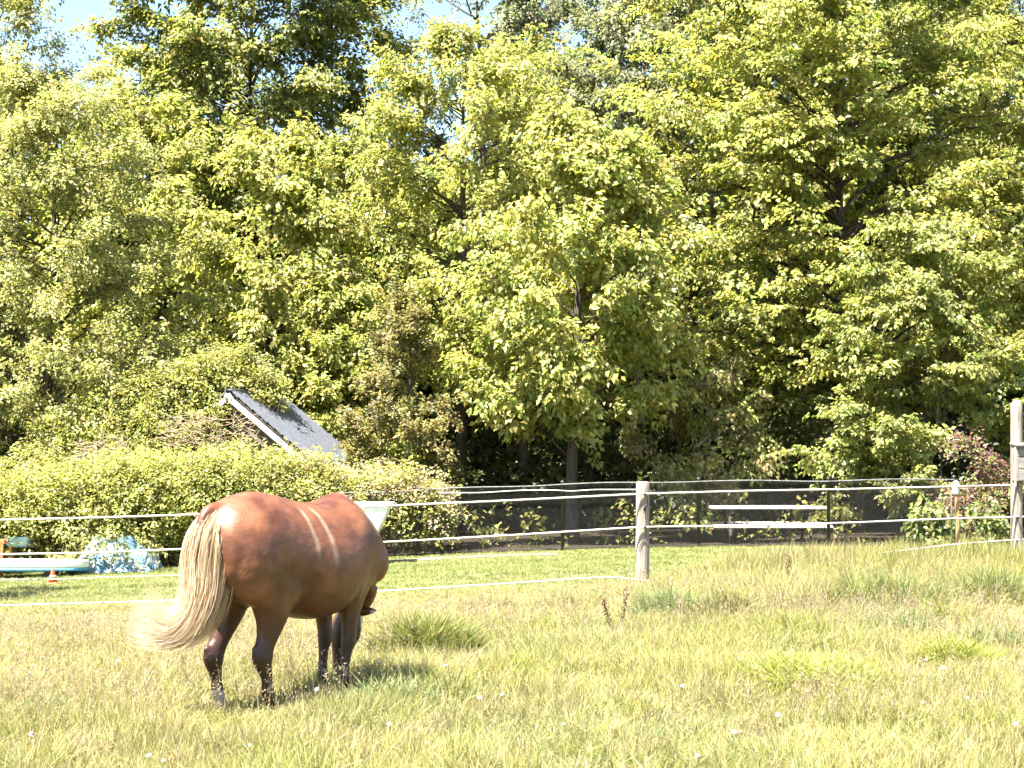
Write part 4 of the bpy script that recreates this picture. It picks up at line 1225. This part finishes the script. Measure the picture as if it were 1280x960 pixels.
# dark dried dock stalks
def dock(label, px, py, h, seed):
    rng = np.random.default_rng(seed)
    Y = CAM_H * F_PX / (py - HORIZON)
    x = px_x(px, Y); g = gz(x, Y)
    root = empty('dock_stalk', (x, Y, g)); tag(root, label, 'weed', 'dry brown stalks in the paddock')
    tb = Tubes(5)
    t = np.linspace(0, 1, 7)
    bend = rng.normal(0, 0.10)
    P = np.stack([bend * t ** 2, rng.normal(0, 0.04) * t, h * t], 1)
    tb.add(P, np.linspace(0.006, 0.003, 7))
    link_mesh('stem', tb.mesh('stem'), M_TWIG, root, True)
    lv = Leaves(); n = 70
    tt = rng.uniform(0.5, 1.0, n)
    Q = np.stack([np.interp(tt, t, P[:, i]) for i in range(3)], 1) + rng.normal(0, 0.012, (n, 3))
    lv.add(Q, rng.normal(0, 0.5, (n, 3)) + np.array([0, 0, -0.2]), rng.normal(0, 1, (n, 3)), rng.uniform(0.015, 0.04, n), rng.uniform(0.01, 0.022, n), jitter_color((0.10, 0.055, 0.03), n, rng))
    link_mesh('seed_head', lv.mesh('seed_head'), M_LEAF, root)['kind'] = 'stuff'
dock('dark dried dock stalk standing left of the bluish tuft', 764, 800, 0.42, 101)
dock('taller dried dock stalk beside the dark one left of the bluish tuft', 776, 803, 0.52, 102)
dock('short brown stalk in the foreground below the lime weed patch', 1000, 885, 0.22, 103)
dock('brown stalk standing in the far right tussock', 1231, 762, 0.36, 104)
dock('thin brown stalk in the grass below the picnic table', 985, 752, 0.55, 105)

# white clover heads
M_CLOVER = mat_noise('clover_white', (0.42, 0.41, 0.37), (0.55, 0.54, 0.50), 200, 0.8)
M_STEM = mat_noise('clover_stem', (0.18, 0.22, 0.06), (0.26, 0.28, 0.09), 20, 0.7)
def clover_proto():
    bm = bmesh.new()
    rr = random.Random(5)
    bmesh.ops.create_icosphere(bm, subdivisions=2, radius=0.013)
    for v in bm.verts:
        v.co *= 1 + rr.uniform(-0.16, 0.2)
        v.co.z = v.co.z * 0.85
    hm = bpy.data.meshes.new('flower_head'); bm.to_mesh(hm); bm.free(); hm.materials.append(M_CLOVER)
    tb = Tubes(5)
    tb.add(np.array([[0, 0, -0.02], [0.006, 0, 0.12], [0.0, 0.004, 0.24]]), [0.003, 0.0026, 0.002])
    sm = tb.mesh('stem'); sm.materials.append(M_STEM)
    return hm, sm
hm, sm = clover_proto()
spots = [(150, 826, 'left of the hind legs below the tail tip'), (398, 862, 'just left of the front hooves'), (44, 918, 'at the lower left edge'), (190, 945, 'at the bottom left below the tail'), (208, 951, 'lowest of the pair at the bottom left'), (557, 832, 'under the dark green clump right of the horse'), (628, 868, 'right of the horse in mid field'), (852, 858, 'in the middle of the right field half'), (970, 894, 'below the lime weed patch'), (1177, 835, 'left of the lower right weed patch'), (1206, 872, 'right foreground below the weed patch'), (1150, 878, 'left of the right foreground one'), (1155, 825, 'above the right weed patch'), (600, 872, 'between the horse and mid field'), (916, 915, 'bottom right of centre'), (870, 945, 'at the bottom right of centre edge'), (355, 778, 'seen between the hind and front legs'), (705, 905, 'bottom centre'), (315, 932, 'in front of the hind hooves'), (488, 905, 'in front of the front hooves'), (1265, 905, 'at the lower right edge'), (40, 842, 'at the left edge beside the tail')]
for i, (px, py, where) in enumerate(spots):
    Y = CAM_H * F_PX / (py + 32 - HORIZON)
    x = px_x(px, Y)
    g = gz(x, Y)
    root = empty('clover_flower', (x, Y, g), i * 1.3)
    tag(root, 'small white flower head ' + where, 'flower', 'white flowers in the paddock')
    hh = at(px, py, Y).z - g
    o = bpy.data.objects.new('flower_head', hm); COL.objects.link(o); o.parent = root; o.location = (0, 0, hh); o.scale = (1 + 0.25 * math.sin(i),) * 3
    s = bpy.data.objects.new('stem', sm); COL.objects.link(s); s.parent = root; s.scale = (1, 1, hh / 0.24)
# ------------------------------------------------------------------ horse
H_TH = math.radians(36.0)
H_Y = 10.98
H_X = px_x(368, H_Y)
horse = empty('horse', (H_X, H_Y, gz(H_X, H_Y)), math.pi / 2 - H_TH)
tag(horse, 'chestnut horse with a flaxen tail grazing in the paddock, seen from behind', 'horse')
H_M = Matrix.Translation(horse.location) @ Matrix.Rotation(horse.rotation_euler.z, 4, 'Z')
H_MI = H_M.inverted()
def hloc(px, py, dy):
    """photo pixel at a depth offset from the horse's centre -> horse local point"""
    return np.array(H_MI @ at(px, py, H_Y + dy))

def ring_loft(bm, rings):
    vr = [[bm.verts.new(tuple(p)) for p in r] for r in rings]
    n = len(vr[0])
    for a, b in zip(vr, vr[1:]):
        for i in range(n):
            bm.faces.new((a[i], a[(i + 1) % n], b[(i + 1) % n], b[i]))
    for r, rev in ((vr[0], True), (vr[-1], False)):
        c = bm.verts.new(tuple(np.mean([np.array(v.co) for v in r], axis=0)))
        for i in range(n):
            bm.faces.new((r[(i + 1) % n], r[i], c) if rev else (r[i], r[(i + 1) % n], c))

def interp_sections(S, k=4):
    S = np.asarray(S, float); n = len(S)
    out = []
    for i in range(n - 1):
        p0, p1, p2, p3 = S[max(i - 1, 0)], S[i], S[i + 1], S[min(i + 2, n - 1)]
        for q in range(k):
            t = q / k
            out.append(0.5 * ((2 * p1) + (-p0 + p2) * t + (2 * p0 - 5 * p1 + 4 * p2 - p3) * t * t + (-p0 + 3 * p1 - 3 * p2 + p3) * t ** 3))
    out.append(S[-1])
    return np.array(out)

def leg_loft(bm, S, seg=18):
    # S rows: x, y, z, rx, ry
    S = interp_sections(S)
    a = np.linspace(0, 2 * np.pi, seg, endpoint=False)
    rings = [np.stack([s[0] + s[3] * np.cos(a), s[1] + s[4] * np.sin(a), 0 * a + s[2]], 1) for s in S]
    ring_loft(bm, rings)

def path_loft(bm, S, seg=20):
    # S rows: x, y, z, radius across (sideways), radius in the plane of bend
    S = interp_sections(S)
    P = S[:, :3]; T = unit(np.gradient(P, axis=0))
    a = np.linspace(0, 2 * np.pi, seg, endpoint=False)
    rings = []
    for s, t in zip(S, T):
        side = unit(np.cross(t, np.array([0.35 * t[2], 0.0, 1.0]) if abs(t[2]) < 0.95 else np.array([1.0, 0, 0]))[None])[0]
        if side[1] < 0: side = -side
        up = np.cross(t, side)
        rings.append(s[:3] + s[3] * np.cos(a)[:, None] * side + s[4] * np.sin(a)[:, None] * up)
    ring_loft(bm, rings)

def ellipsoid(bm, c, r, rot=None):
    res = bmesh.ops.create_uvsphere(bm, u_segments=20, v_segments=12, radius=1.0)
    M = Matrix.Translation(Vector(c)) @ ((rot if rot is not None else Matrix.Identity(3)).to_4x4()) @ Matrix.Diagonal((*r, 1.0))
    bmesh.ops.transform(bm, matrix=M, verts=res['verts'])

def torso(bm, S, seg=36):
    # rows: x, top z, bottom z, half width, height of widest point (0..1), roundness of the top
    S = interp_sections(S, 5)
    a = np.linspace(0, 2 * np.pi, seg, endpoint=False)
    rings = []
    for x, zt, zb, hw, wp, tp in S:
        zc = zb + (zt - zb) * wp
        ca, sa = np.cos(a), np.sin(a)
        y = np.sign(ca) * np.abs(ca) ** np.where(sa > 0, tp, 0.88) * hw
        z = zc + np.where(sa > 0, (zt - zc), (zc - zb)) * np.sign(sa) * np.abs(sa) ** 0.95
        rings.append(np.stack([0 * a + x, y, z], 1))
    ring_loft(bm, rings)

def build_body():
    bm = bmesh.new()
    torso(bm, [
        (-0.82, 1.27, 1.00, 0.10, 0.5, 0.9),
        (-0.78, 1.345, 0.92, 0.19, 0.5, 0.9),
        (-0.70, 1.42, 0.84, 0.255, 0.5, 0.95),
        (-0.58, 1.465, 0.78, 0.300, 0.52, 1.0),
        (-0.44, 1.495, 0.74, 0.322, 0.54, 1.05),
        (-0.28, 1.480, 0.70, 0.328, 0.50, 1.05),
        (-0.10, 1.440, 0.645, 0.352, 0.46, 1.0),
        (0.08, 1.408, 0.605, 0.375, 0.45, 1.0),
        (0.24, 1.420, 0.610, 0.368, 0.45, 1.08),
        (0.38, 1.470, 0.650, 0.338, 0.45, 1.3),
        (0.48, 1.462, 0.690, 0.302, 0.46, 1.35),
        (0.60, 1.385, 0.740, 0.258, 0.44, 1.35),
        (0.70, 1.290, 0.790, 0.215, 0.44, 1.25),
        (0.79, 1.180, 0.850, 0.165, 0.46, 1.1),
        (0.84, 1.090, 0.920, 0.090, 0.5, 1.0)])
    for s in (-1, 1):
        back = 0.17 if s == -1 else 0.0           # the left hind leg is set further back
        fw = -0.09 if s == -1 else -0.02
        # haunch, stifle, buttock, hip
        ellipsoid(bm, (-0.50, s * 0.175, 1.08), (0.25, 0.150, 0.34), Matrix.Rotation(0.18, 3, 'Y'))
        ellipsoid(bm, (-0.30, s * 0.205, 0.90), (0.135, 0.095, 0.20), Matrix.Rotation(-0.25, 3, 'Y'))
        ellipsoid(bm, (-0.685, s * 0.13, 1.09), (0.12, 0.115, 0.24))
        hy = s * 0.165
        leg_loft(bm, [
            (-0.47, hy, 1.15, 0.25, 0.130),
            (-0.46 + back * .1, hy * 1.05, 1.00, 0.250, 0.135),
            (-0.45 + back * .25, hy * 1.05, 0.87, 0.220, 0.125),
            (-0.445 + back * .4, hy, 0.755, 0.172, 0.106),
            (-0.465 + back * .55, hy * 0.97, 0.650, 0.126, 0.086),
            (-0.515 + back * .7, hy * 0.94, 0.550, 0.092, 0.066),
            (-0.570 + back * .82, hy * 0.91, 0.465, 0.080, 0.056),
            (-0.600 + back * .9, hy * 0.90, 0.405, 0.084, 0.058),
            (-0.596 + back * .92, hy * 0.90, 0.350, 0.068, 0.050),
            (-0.580 + back, hy * 0.90, 0.290, 0.050, 0.039),
            (-0.568 + back, hy * 0.90, 0.235, 0.043, 0.034),
            (-0.560 + back, hy * 0.90, 0.165, 0.052, 0.041),
            (-0.540 + back, hy * 0.90, 0.120, 0.044, 0.038),
            (-0.512 + back, hy * 0.90, 0.075, 0.050, 0.046),
            (-0.500 + back, hy * 0.90, 0.050, 0.054, 0.050)])
        ellipsoid(bm, (-0.655 + back * .85, hy * 0.90, 0.447), (0.030, 0.026, 0.050), Matrix.Rotation(-0.25, 3, 'Y'))   # point of hock
        # shoulder, forearm
        ellipsoid(bm, (0.53, s * 0.180, 1.00), (0.16, 0.075, 0.24), Matrix.Rotation(0.38, 3, 'Y'))
        ellipsoid(bm, (0.66, s * 0.155, 0.97), (0.125, 0.095, 0.15))
        ellipsoid(bm, (0.40, s * 0.180, 0.86), (0.115, 0.080, 0.16), Matrix.Rotation(-0.3, 3, 'Y'))
        fy = s * 0.145
        leg_loft(bm, [
            (0.50, fy * 1.1, 1.00, 0.165, 0.085),
            (0.475, fy * 1.1, 0.86, 0.150, 0.088),
            (0.465 + fw * .3, fy * 1.05, 0.74, 0.110, 0.078),
            (0.468 + fw * .5, fy, 0.64, 0.082, 0.064),
            (0.476 + fw * .7, fy * 0.97, 0.54, 0.063, 0.052),
            (0.486 + fw * .8, fy * 0.95, 0.465, 0.060, 0.052),
            (0.486 + fw * .85, fy * 0.95, 0.415, 0.058, 0.050),
            (0.474 + fw * .9, fy * 0.95, 0.355, 0.043, 0.037),
            (0.466 + fw, fy * 0.95, 0.25, 0.038, 0.032),
            (0.464 + fw, fy * 0.95, 0.170, 0.048, 0.040),
            (0.482 + fw, fy * 0.95, 0.120, 0.042, 0.037),
            (0.508 + fw, fy * 0.95, 0.075, 0.050, 0.046),
            (0.518 + fw, fy * 0.95, 0.050, 0.054, 0.050)])
    for s in (-1, 1):
        path_loft(bm, [(-0.14, s * 0.315, 0.98, 0.012, 0.02), (-0.20, s * 0.275, 0.86, 0.03, 0.03), (-0.27, s * 0.235, 0.78, 0.04, 0.04)])   # fold of the flank
        ellipsoid(bm, (-0.60, s * 0.205, 1.06), (0.13, 0.075, 0.20), Matrix.Rotation(0.1, 3, 'Y'))
        ellipsoid(bm, (0.33, s * 0.245, 0.88), (0.10, 0.06, 0.16), Matrix.Rotation(-0.35, 3, 'Y'))
    # neck lowered and turned a little to the left, head down in the grass
    path_loft(bm, [
        (0.40, 0.00, 1.12, 0.190, 0.280),
        (0.58, 0.02, 1.08, 0.165, 0.250),
        (0.74, 0.06, 0.98, 0.135, 0.215),
        (0.810, 0.120, 0.88, 0.108, 0.180),
        (0.850, 0.180, 0.73, 0.090, 0.150),
        (0.840, 0.225, 0.60, 0.080, 0.125),
        (0.820, 0.240, 0.52, 0.070, 0.100)])
    path_loft(bm, [
        (0.855, 0.240, 0.620, 0.055, 0.060),
        (0.850, 0.245, 0.565, 0.088, 0.105),
        (0.825, 0.250, 0.480, 0.100, 0.130),
        (0.800, 0.255, 0.390, 0.085, 0.120),
        (0.780, 0.260, 0.290, 0.060, 0.085),
        (0.770, 0.260, 0.200, 0.052, 0.066),
        (0.760, 0.260, 0.130, 0.056, 0.062),
        (0.755, 0.260, 0.085, 0.045, 0.046)])
    ellipsoid(bm, (0.835, 0.225, 0.43), (0.075, 0.082, 0.095))
    # tail dock
    path_loft(bm, [(-0.70, 0, 1.385, 0.055, 0.05), (-0.80, 0.0, 1.37, 0.045, 0.042), (-0.86, 0.0, 1.28, 0.036, 0.036), (-0.875, 0.0, 1.13, 0.028, 0.028)])
    bmesh.ops.recalc_face_normals(bm, faces=bm.faces)
    me = bpy.data.meshes.new('body_rough'); bm.to_mesh(me); bm.free()
    o = bpy.data.objects.new('body_rough', me); COL.objects.link(o)
    r = o.modifiers.new('r', 'REMESH'); r.mode = 'VOXEL'; r.voxel_size = 0.0155
    s = o.modifiers.new('s', 'SMOOTH'); s.factor = 0.5; s.iterations = 8
    dg = bpy.context.evaluated_depsgraph_get()
    out = bpy.data.meshes.new_from_object(o.evaluated_get(dg))
    bpy.data.objects.remove(o); bpy.data.meshes.remove(me)
    out.name = 'body'
    return out

def coat_material():
    m, nt, b = mat_new('chestnut_coat')
    N, Lk = nt.nodes, nt.links
    tc = N.new('ShaderNodeTexCoord')
    sep = N.new('ShaderNodeSeparateXYZ'); Lk.new(tc.outputs['Object'], sep.inputs[0])
    def math_(op, a, bb=None, clamp=False):
        n = N.new('ShaderNodeMath'); n.operation = op; n.use_clamp = clamp
        for i, v in enumerate((a, bb)):
            if v is None: continue
            if isinstance(v, (int, float)): n.inputs[i].default_value = v
            else: Lk.new(v, n.inputs[i])
        return n.outputs[0]
    def mixc(fac, A, B):
        n = N.new('ShaderNodeMix'); n.data_type = 'RGBA'
        Lk.new(fac, n.inputs['Factor'])
        for key, v in (('A', A), ('B', B)):
            if isinstance(v, tuple): n.inputs[key].default_value = (*v, 1)
            else: Lk.new(v, n.inputs[key])
        return n.outputs['Result']
    noise = N.new('ShaderNodeTexNoise'); noise.inputs['Scale'].default_value = 5.0; noise.inputs['Detail'].default_value = 5.0
    Lk.new(tc.outputs['Object'], noise.inputs['Vector'])
    rp = N.new('ShaderNodeValToRGB'); rp.color_ramp.elements[0].position = 0.35; rp.color_ramp.elements[1].position = 0.7
    rp.color_ramp.elements[0].color = (0.072, 0.022, 0.0088, 1); rp.color_ramp.elements[1].color = (0.185, 0.070, 0.031, 1)
    Lk.new(noise.outputs['Fac'], rp.inputs['Fac'])
    col = rp.outputs['Color']
    X, Y, Z = sep.outputs
    # darker liver chestnut legs; underside shade painted into the coat up to the belly
    legs = math_('MULTIPLY', math_('SUBTRACT', 0.82, Z), 2.6, True)
    col = mixc(legs, col, (0.026, 0.009, 0.005))
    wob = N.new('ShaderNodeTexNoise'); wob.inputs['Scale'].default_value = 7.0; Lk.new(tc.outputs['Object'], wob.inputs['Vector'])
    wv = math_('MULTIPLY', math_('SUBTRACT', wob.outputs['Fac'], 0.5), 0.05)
    # pale streaks down the barrel: lit ribs painted into the coat colour
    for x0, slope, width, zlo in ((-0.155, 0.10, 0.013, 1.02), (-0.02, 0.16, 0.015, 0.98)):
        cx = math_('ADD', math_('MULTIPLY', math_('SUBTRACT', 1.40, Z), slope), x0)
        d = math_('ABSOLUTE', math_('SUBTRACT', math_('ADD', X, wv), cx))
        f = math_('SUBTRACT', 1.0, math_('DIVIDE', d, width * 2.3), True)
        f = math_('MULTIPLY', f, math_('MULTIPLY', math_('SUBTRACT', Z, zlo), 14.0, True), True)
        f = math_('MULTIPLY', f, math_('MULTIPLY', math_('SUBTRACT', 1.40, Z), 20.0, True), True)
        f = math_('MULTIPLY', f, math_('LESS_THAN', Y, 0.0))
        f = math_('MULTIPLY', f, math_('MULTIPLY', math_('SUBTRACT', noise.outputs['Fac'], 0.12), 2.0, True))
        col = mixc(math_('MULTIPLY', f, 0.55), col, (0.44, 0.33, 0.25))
    # white sock on the left hind foot
    sock = math_('MULTIPLY', math_('MULTIPLY', math_('SUBTRACT', math_('ADD', 0.20, wv), Z), 30.0, True), math_('MULTIPLY', math_('LESS_THAN', X, -0.3), math_('GREATER_THAN', Y, 0.0)))
    col = mixc(sock, col, (0.46, 0.38, 0.32))
    # blaze down the face
    bl = math_('MULTIPLY', math_('GREATER_THAN', X, 0.875), math_('LESS_THAN', Z, 0.60))
    col = mixc(bl, col, (0.48, 0.42, 0.38))
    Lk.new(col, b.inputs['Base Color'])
    rr = math_('ADD', math_('MULTIPLY', noise.outputs['Fac'], 0.30), 0.30)
    Lk.new(rr, b.inputs['Roughness'])
    b.inputs['Specular IOR Level'].default_value = 0.5
    b.inputs['Sheen Weight'].default_value = 0.03
    b.inputs['Sheen Roughness'].default_value = 0.4
    b.inputs['Sheen Tint'].default_value = (1.0, 0.8, 0.65, 1)
    # short hair relief and soft muscle ripples
    mp = N.new('ShaderNodeMapping'); mp.inputs['Scale'].default_value = (1.0, 1.0, 0.25); Lk.new(tc.outputs['Object'], mp.inputs['Vector'])
    n2 = N.new('ShaderNodeTexNoise'); n2.inputs['Scale'].default_value = 120.0; n2.inputs['Detail'].default_value = 2.0; Lk.new(mp.outputs['Vector'], n2.inputs['Vector'])
    n3 = N.new('ShaderNodeTexNoise'); n3.inputs['Scale'].default_value = 9.0; n3.inputs['Detail'].default_value = 3.0; Lk.new(tc.outputs['Object'], n3.inputs['Vector'])
    hsum = math_('ADD', math_('MULTIPLY', n2.outputs['Fac'], 0.2), n3.outputs['Fac'])
    bp = N.new('ShaderNodeBump'); bp.inputs['Strength'].default_value = 0.45; bp.inputs['Distance'].default_value = 0.02
    Lk.new(hsum, bp.inputs['Height']); Lk.new(bp.outputs['Normal'], b.inputs['Normal'])
    return m
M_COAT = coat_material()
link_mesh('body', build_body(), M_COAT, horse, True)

M_HOOF = mat_noise('hoof', (0.05, 0.04, 0.035), (0.14, 0.11, 0.09), 20, 0.6, 0.2, (1, 1, 0.3))
for hx, hy_ in ((-0.320, -0.1485), (-0.490, 0.1485), (0.420, -0.138), (0.490, 0.138)):
    bm = bmesh.new()
    seg = 18; rings = []
    for z, rx, ry, off in ((-0.012, 0.068, 0.062, 0.012), (0.0, 0.070, 0.064, 0.012), (0.03, 0.062, 0.058, 0.006), (0.062, 0.052, 0.049, -0.004), (0.072, 0.044, 0.042, -0.008)):
        rings.append([bm.verts.new((hx + off + rx * math.cos(2 * math.pi * i / seg) * (1 if math.cos(2 * math.pi * i / seg) > 0 else 0.8), hy_ + ry * math.sin(2 * math.pi * i / seg), z)) for i in range(seg)])
    for a, b in zip(rings, rings[1:]):
        for i in range(seg):
            bm.faces.new((a[i], a[(i + 1) % seg], b[(i + 1) % seg], b[i]))
    bm.faces.new(list(reversed(rings[0]))); bm.faces.new(rings[-1])
    bm_obj('hoof', bm, M_HOOF, horse, True)

def ear(base, tip, wdt, nrm):
    base, tip, nrm = np.array(base), np.array(tip), np.array(nrm)
    ax = tip - base; side = unit(np.cross(ax, nrm)[None])[0]; nrm = unit(np.cross(side, ax)[None])[0]
    bm = bmesh.new(); rings = []
    for t, w in ((0, 0.55), (0.25, 1.0), (0.5, 0.95), (0.75, 0.62), (0.97, 0.12)):
        ring = []
        for i in range(10):
            a = 2 * math.pi * i / 10
            cup = 0.45 if math.sin(a) > 0 else 1.0
            ring.append(bm.verts.new(tuple(base + ax * t + side * w * wdt * math.cos(a) + nrm * w * wdt * 0.55 * math.sin(a) * cup)))
        rings.append(ring)
    for a, b in zip(rings, rings[1:]):
        for i in range(10):
            bm.faces.new((a[i], a[(i + 1) % 10], b[(i + 1) % 10], b[i]))
    bm.faces.new(list(reversed(rings[0]))); bm.faces.new(rings[-1])
    bm_obj('ear', bm, M_COAT, horse, True)
ear((0.855, 0.18, 0.585), (0.90, 0.02, 0.60), 0.034, (1, 0, 0))
ear((0.86, 0.305, 0.60), (0.91, 0.41, 0.67), 0.034, (1, 0, 0))
M_EYE = mat_noise('eye', (0.008, 0.006, 0.005), (0.015, 0.011, 0.009), 10, 0.15, spec=0.7)
for s in (-1, 1):
    bm = bmesh.new(); bmesh.ops.create_uvsphere(bm, u_segments=14, v_segments=10, radius=0.022)
    bmesh.ops.translate(bm, verts=bm.verts, vec=(0.855, 0.25 + s * 0.085, 0.46))
    bm_obj('eye', bm, M_EYE, horse, True)

# hair: many thin tapered strips along guide curves
def strands(guides, n, r_root, r_tip_scatter, width, cols, rng, name, k=12):
    """guides (g, m, 3) polylines; each strand blends two guides and adds a spread that grows along it"""
    G = np.asarray(guides, float); g, m, _ = G.shape
    t = np.linspace(0, 1, k)
    Gi = np.stack([[interp_sections(G[i], 6)[np.round(t * ((m - 1) * 6)).astype(int), c] for c in range(3)] for i in range(g)]).transpose(0, 2, 1)
    V = []; F = []; C = []
    a = rng.integers(0, g - 1, n); f = rng.random(n)
    off0 = rng.normal(0, r_root, (n, 3)); off1 = rng.normal(0, r_tip_scatter, (n, 3))
    endt = rng.uniform(0.72, 1.0, n)
    P = Gi[a] * (1 - f)[:, None, None] + Gi[a + 1] * f[:, None, None]
    tt = t[None, :] * endt[:, None]
    # resample to shorter length
    Q = np.empty_like(P)
    for i in range(n):
        for c in range(3):
            Q[i, :, c] = np.interp(tt[i], t, P[i, :, c])
    env = np.sin(np.clip(t, 0, 1) * np.pi * 0.5)
    Q += off0[:, None, :] * (1 - 0.3 * t)[None, :, None] + off1[:, None, :] * (env ** 1.5)[None, :, None]
    Q += 0.006 * np.sin(t * 9 + rng.uniform(0, 6.28, (n, 1)))[:, :, None] * unit(rng.normal(0, 1, (n, 3)))[:, None, :] * t[None, :, None]
    T = unit(np.gradient(Q, axis=1))
    outw = unit(np.array([-0.75, 0.25, 0.55]) + rng.normal(0, 0.45, (n, 1, 3)))
    S = unit(np.cross(T, outw))
    w = width * rng.uniform(0.6, 1.4, (n, 1)) * (1 - 0.85 * t ** 3)[None, :]
    Lf = Q - S * w[:, :, None]; Rt = Q + S * w[:, :, None]
    V = np.stack([Lf, Rt], 2).reshape(-1, 3)
    b = np.arange(n)[:, None, None] * (2 * k); j = np.arange(k - 1)[None, :, None] * 2
    F = (b + j + np.array([[[0, 1, 3, 2]]])).reshape(-1, 4)
    C = np.asarray(cols)[rng.integers(0, len(cols), n)] * np.exp(rng.normal(0, 0.14, (n, 1)))
    return np_mesh(name, V, F, np.repeat(np.clip(C, 0, 0.85), 2 * k, axis=0))

rng = np.random.default_rng(120)
FLAX = [(0.62, 0.52, 0.38), (0.68, 0.58, 0.45), (0.56, 0.45, 0.31), (0.72, 0.63, 0.50), (0.48, 0.36, 0.23)]
d0 = hloc(272, 640, -0.62)
def tg(pts):
    return [hloc(*p) for p in pts]
tail_guides = [
    tg([(287, 643, -.58), (291, 668, -.66), (286, 703, -.66), (279, 742, -.64), (266, 776, -.62), (248, 794, -.60), (222, 802, -.58)]),
    tg([(282, 641, -.60), (281, 668, -.69), (276, 703, -.70), (269, 745, -.68), (253, 781, -.66), (228, 799, -.64), (192, 803, -.62)]),
    tg([(276, 640, -.62), (270, 666, -.72), (266, 705, -.73), (262, 748, -.71), (244, 787, -.70), (214, 803, -.68), (168, 796, -.66)]),
    tg([(270, 640, -.63), (259, 665, -.73), (253, 703, -.73), (252, 742, -.71), (236, 780, -.70), (206, 798, -.69), (160, 786, -.68)]),
    tg([(265, 640, -.63), (248, 662, -.73), (241, 700, -.72), (242, 735, -.71), (234, 772, -.69), (208, 790, -.69), (172, 768, -.69)]),
    tg([(260, 641, -.62), (241, 664, -.71), (235, 700, -.70), (239, 735, -.68), (232, 770, -.67), (202, 780, -.69), (160, 748, -.70)]),
    tg([(258, 641, -.61), (239, 666, -.70), (233, 702, -.69), (238, 738, -.67), (229, 768, -.67), (205, 776, -.69), (174, 740, -.70)]),
    tg([(260, 641, -.61), (242, 666, -.70), (237, 702, -.69), (241, 738, -.67), (224, 770, -.67), (202, 770, -.69), (188, 722, -.70)]),
]
tail_me = strands(tail_guides, 5200, 0.010, 0.031, 0.0014, FLAX, rng, 'tail', 13)
link_mesh('tail', tail_me, M_HAIR, horse, True)
# thin inner core so that the tail is not see-through
bm = bmesh.new()
path_loft(bm, [tuple(tail_guides[2][0]) + (0.015, 0.015), tuple(tail_guides[3][1]) + (0.030, 0.025), tuple(tail_guides[3][2]) + (0.045, 0.03), tuple(tail_guides[3][3]) + (0.045, 0.03), tuple(tail_guides[2][4]) + (0.04, 0.035), tuple(tail_guides[2][5]) + (0.012, 0.012)])
bmesh.ops.recalc_face_normals(bm, faces=bm.faces)
M_CORE = mat_noise('tail_core', (0.20, 0.13, 0.07), (0.34, 0.25, 0.16), 40, 0.7, 0.5, (3, 3, 0.2))
bm_obj('tail_core', bm, M_CORE, horse, True)
mane_guides = []
for q, (x, y, z) in enumerate(((0.48, 0.0, 1.455), (0.62, 0.01, 1.36), (0.78, 0.03, 1.235), (0.88, 0.09, 1.04), (0.94, 0.15, 0.84), (0.94, 0.20, 0.67))):
    mane_guides.append([(x, y, z), (x + 0.04, y + 0.05, z + 0.01), (x + 0.05, y + 0.13, z - 0.06), (x + 0.05, y + 0.18, z - 0.16), (x + 0.04, y + 0.19, z - 0.27), (x + 0.03, y + 0.19, z - 0.34), (x + 0.02, y + 0.19, z - 0.40)])
link_mesh('mane', strands(np.array(mane_guides), 420, 0.012, 0.02, 0.004, FLAX, rng, 'mane', 10), M_HAIR, horse, True)
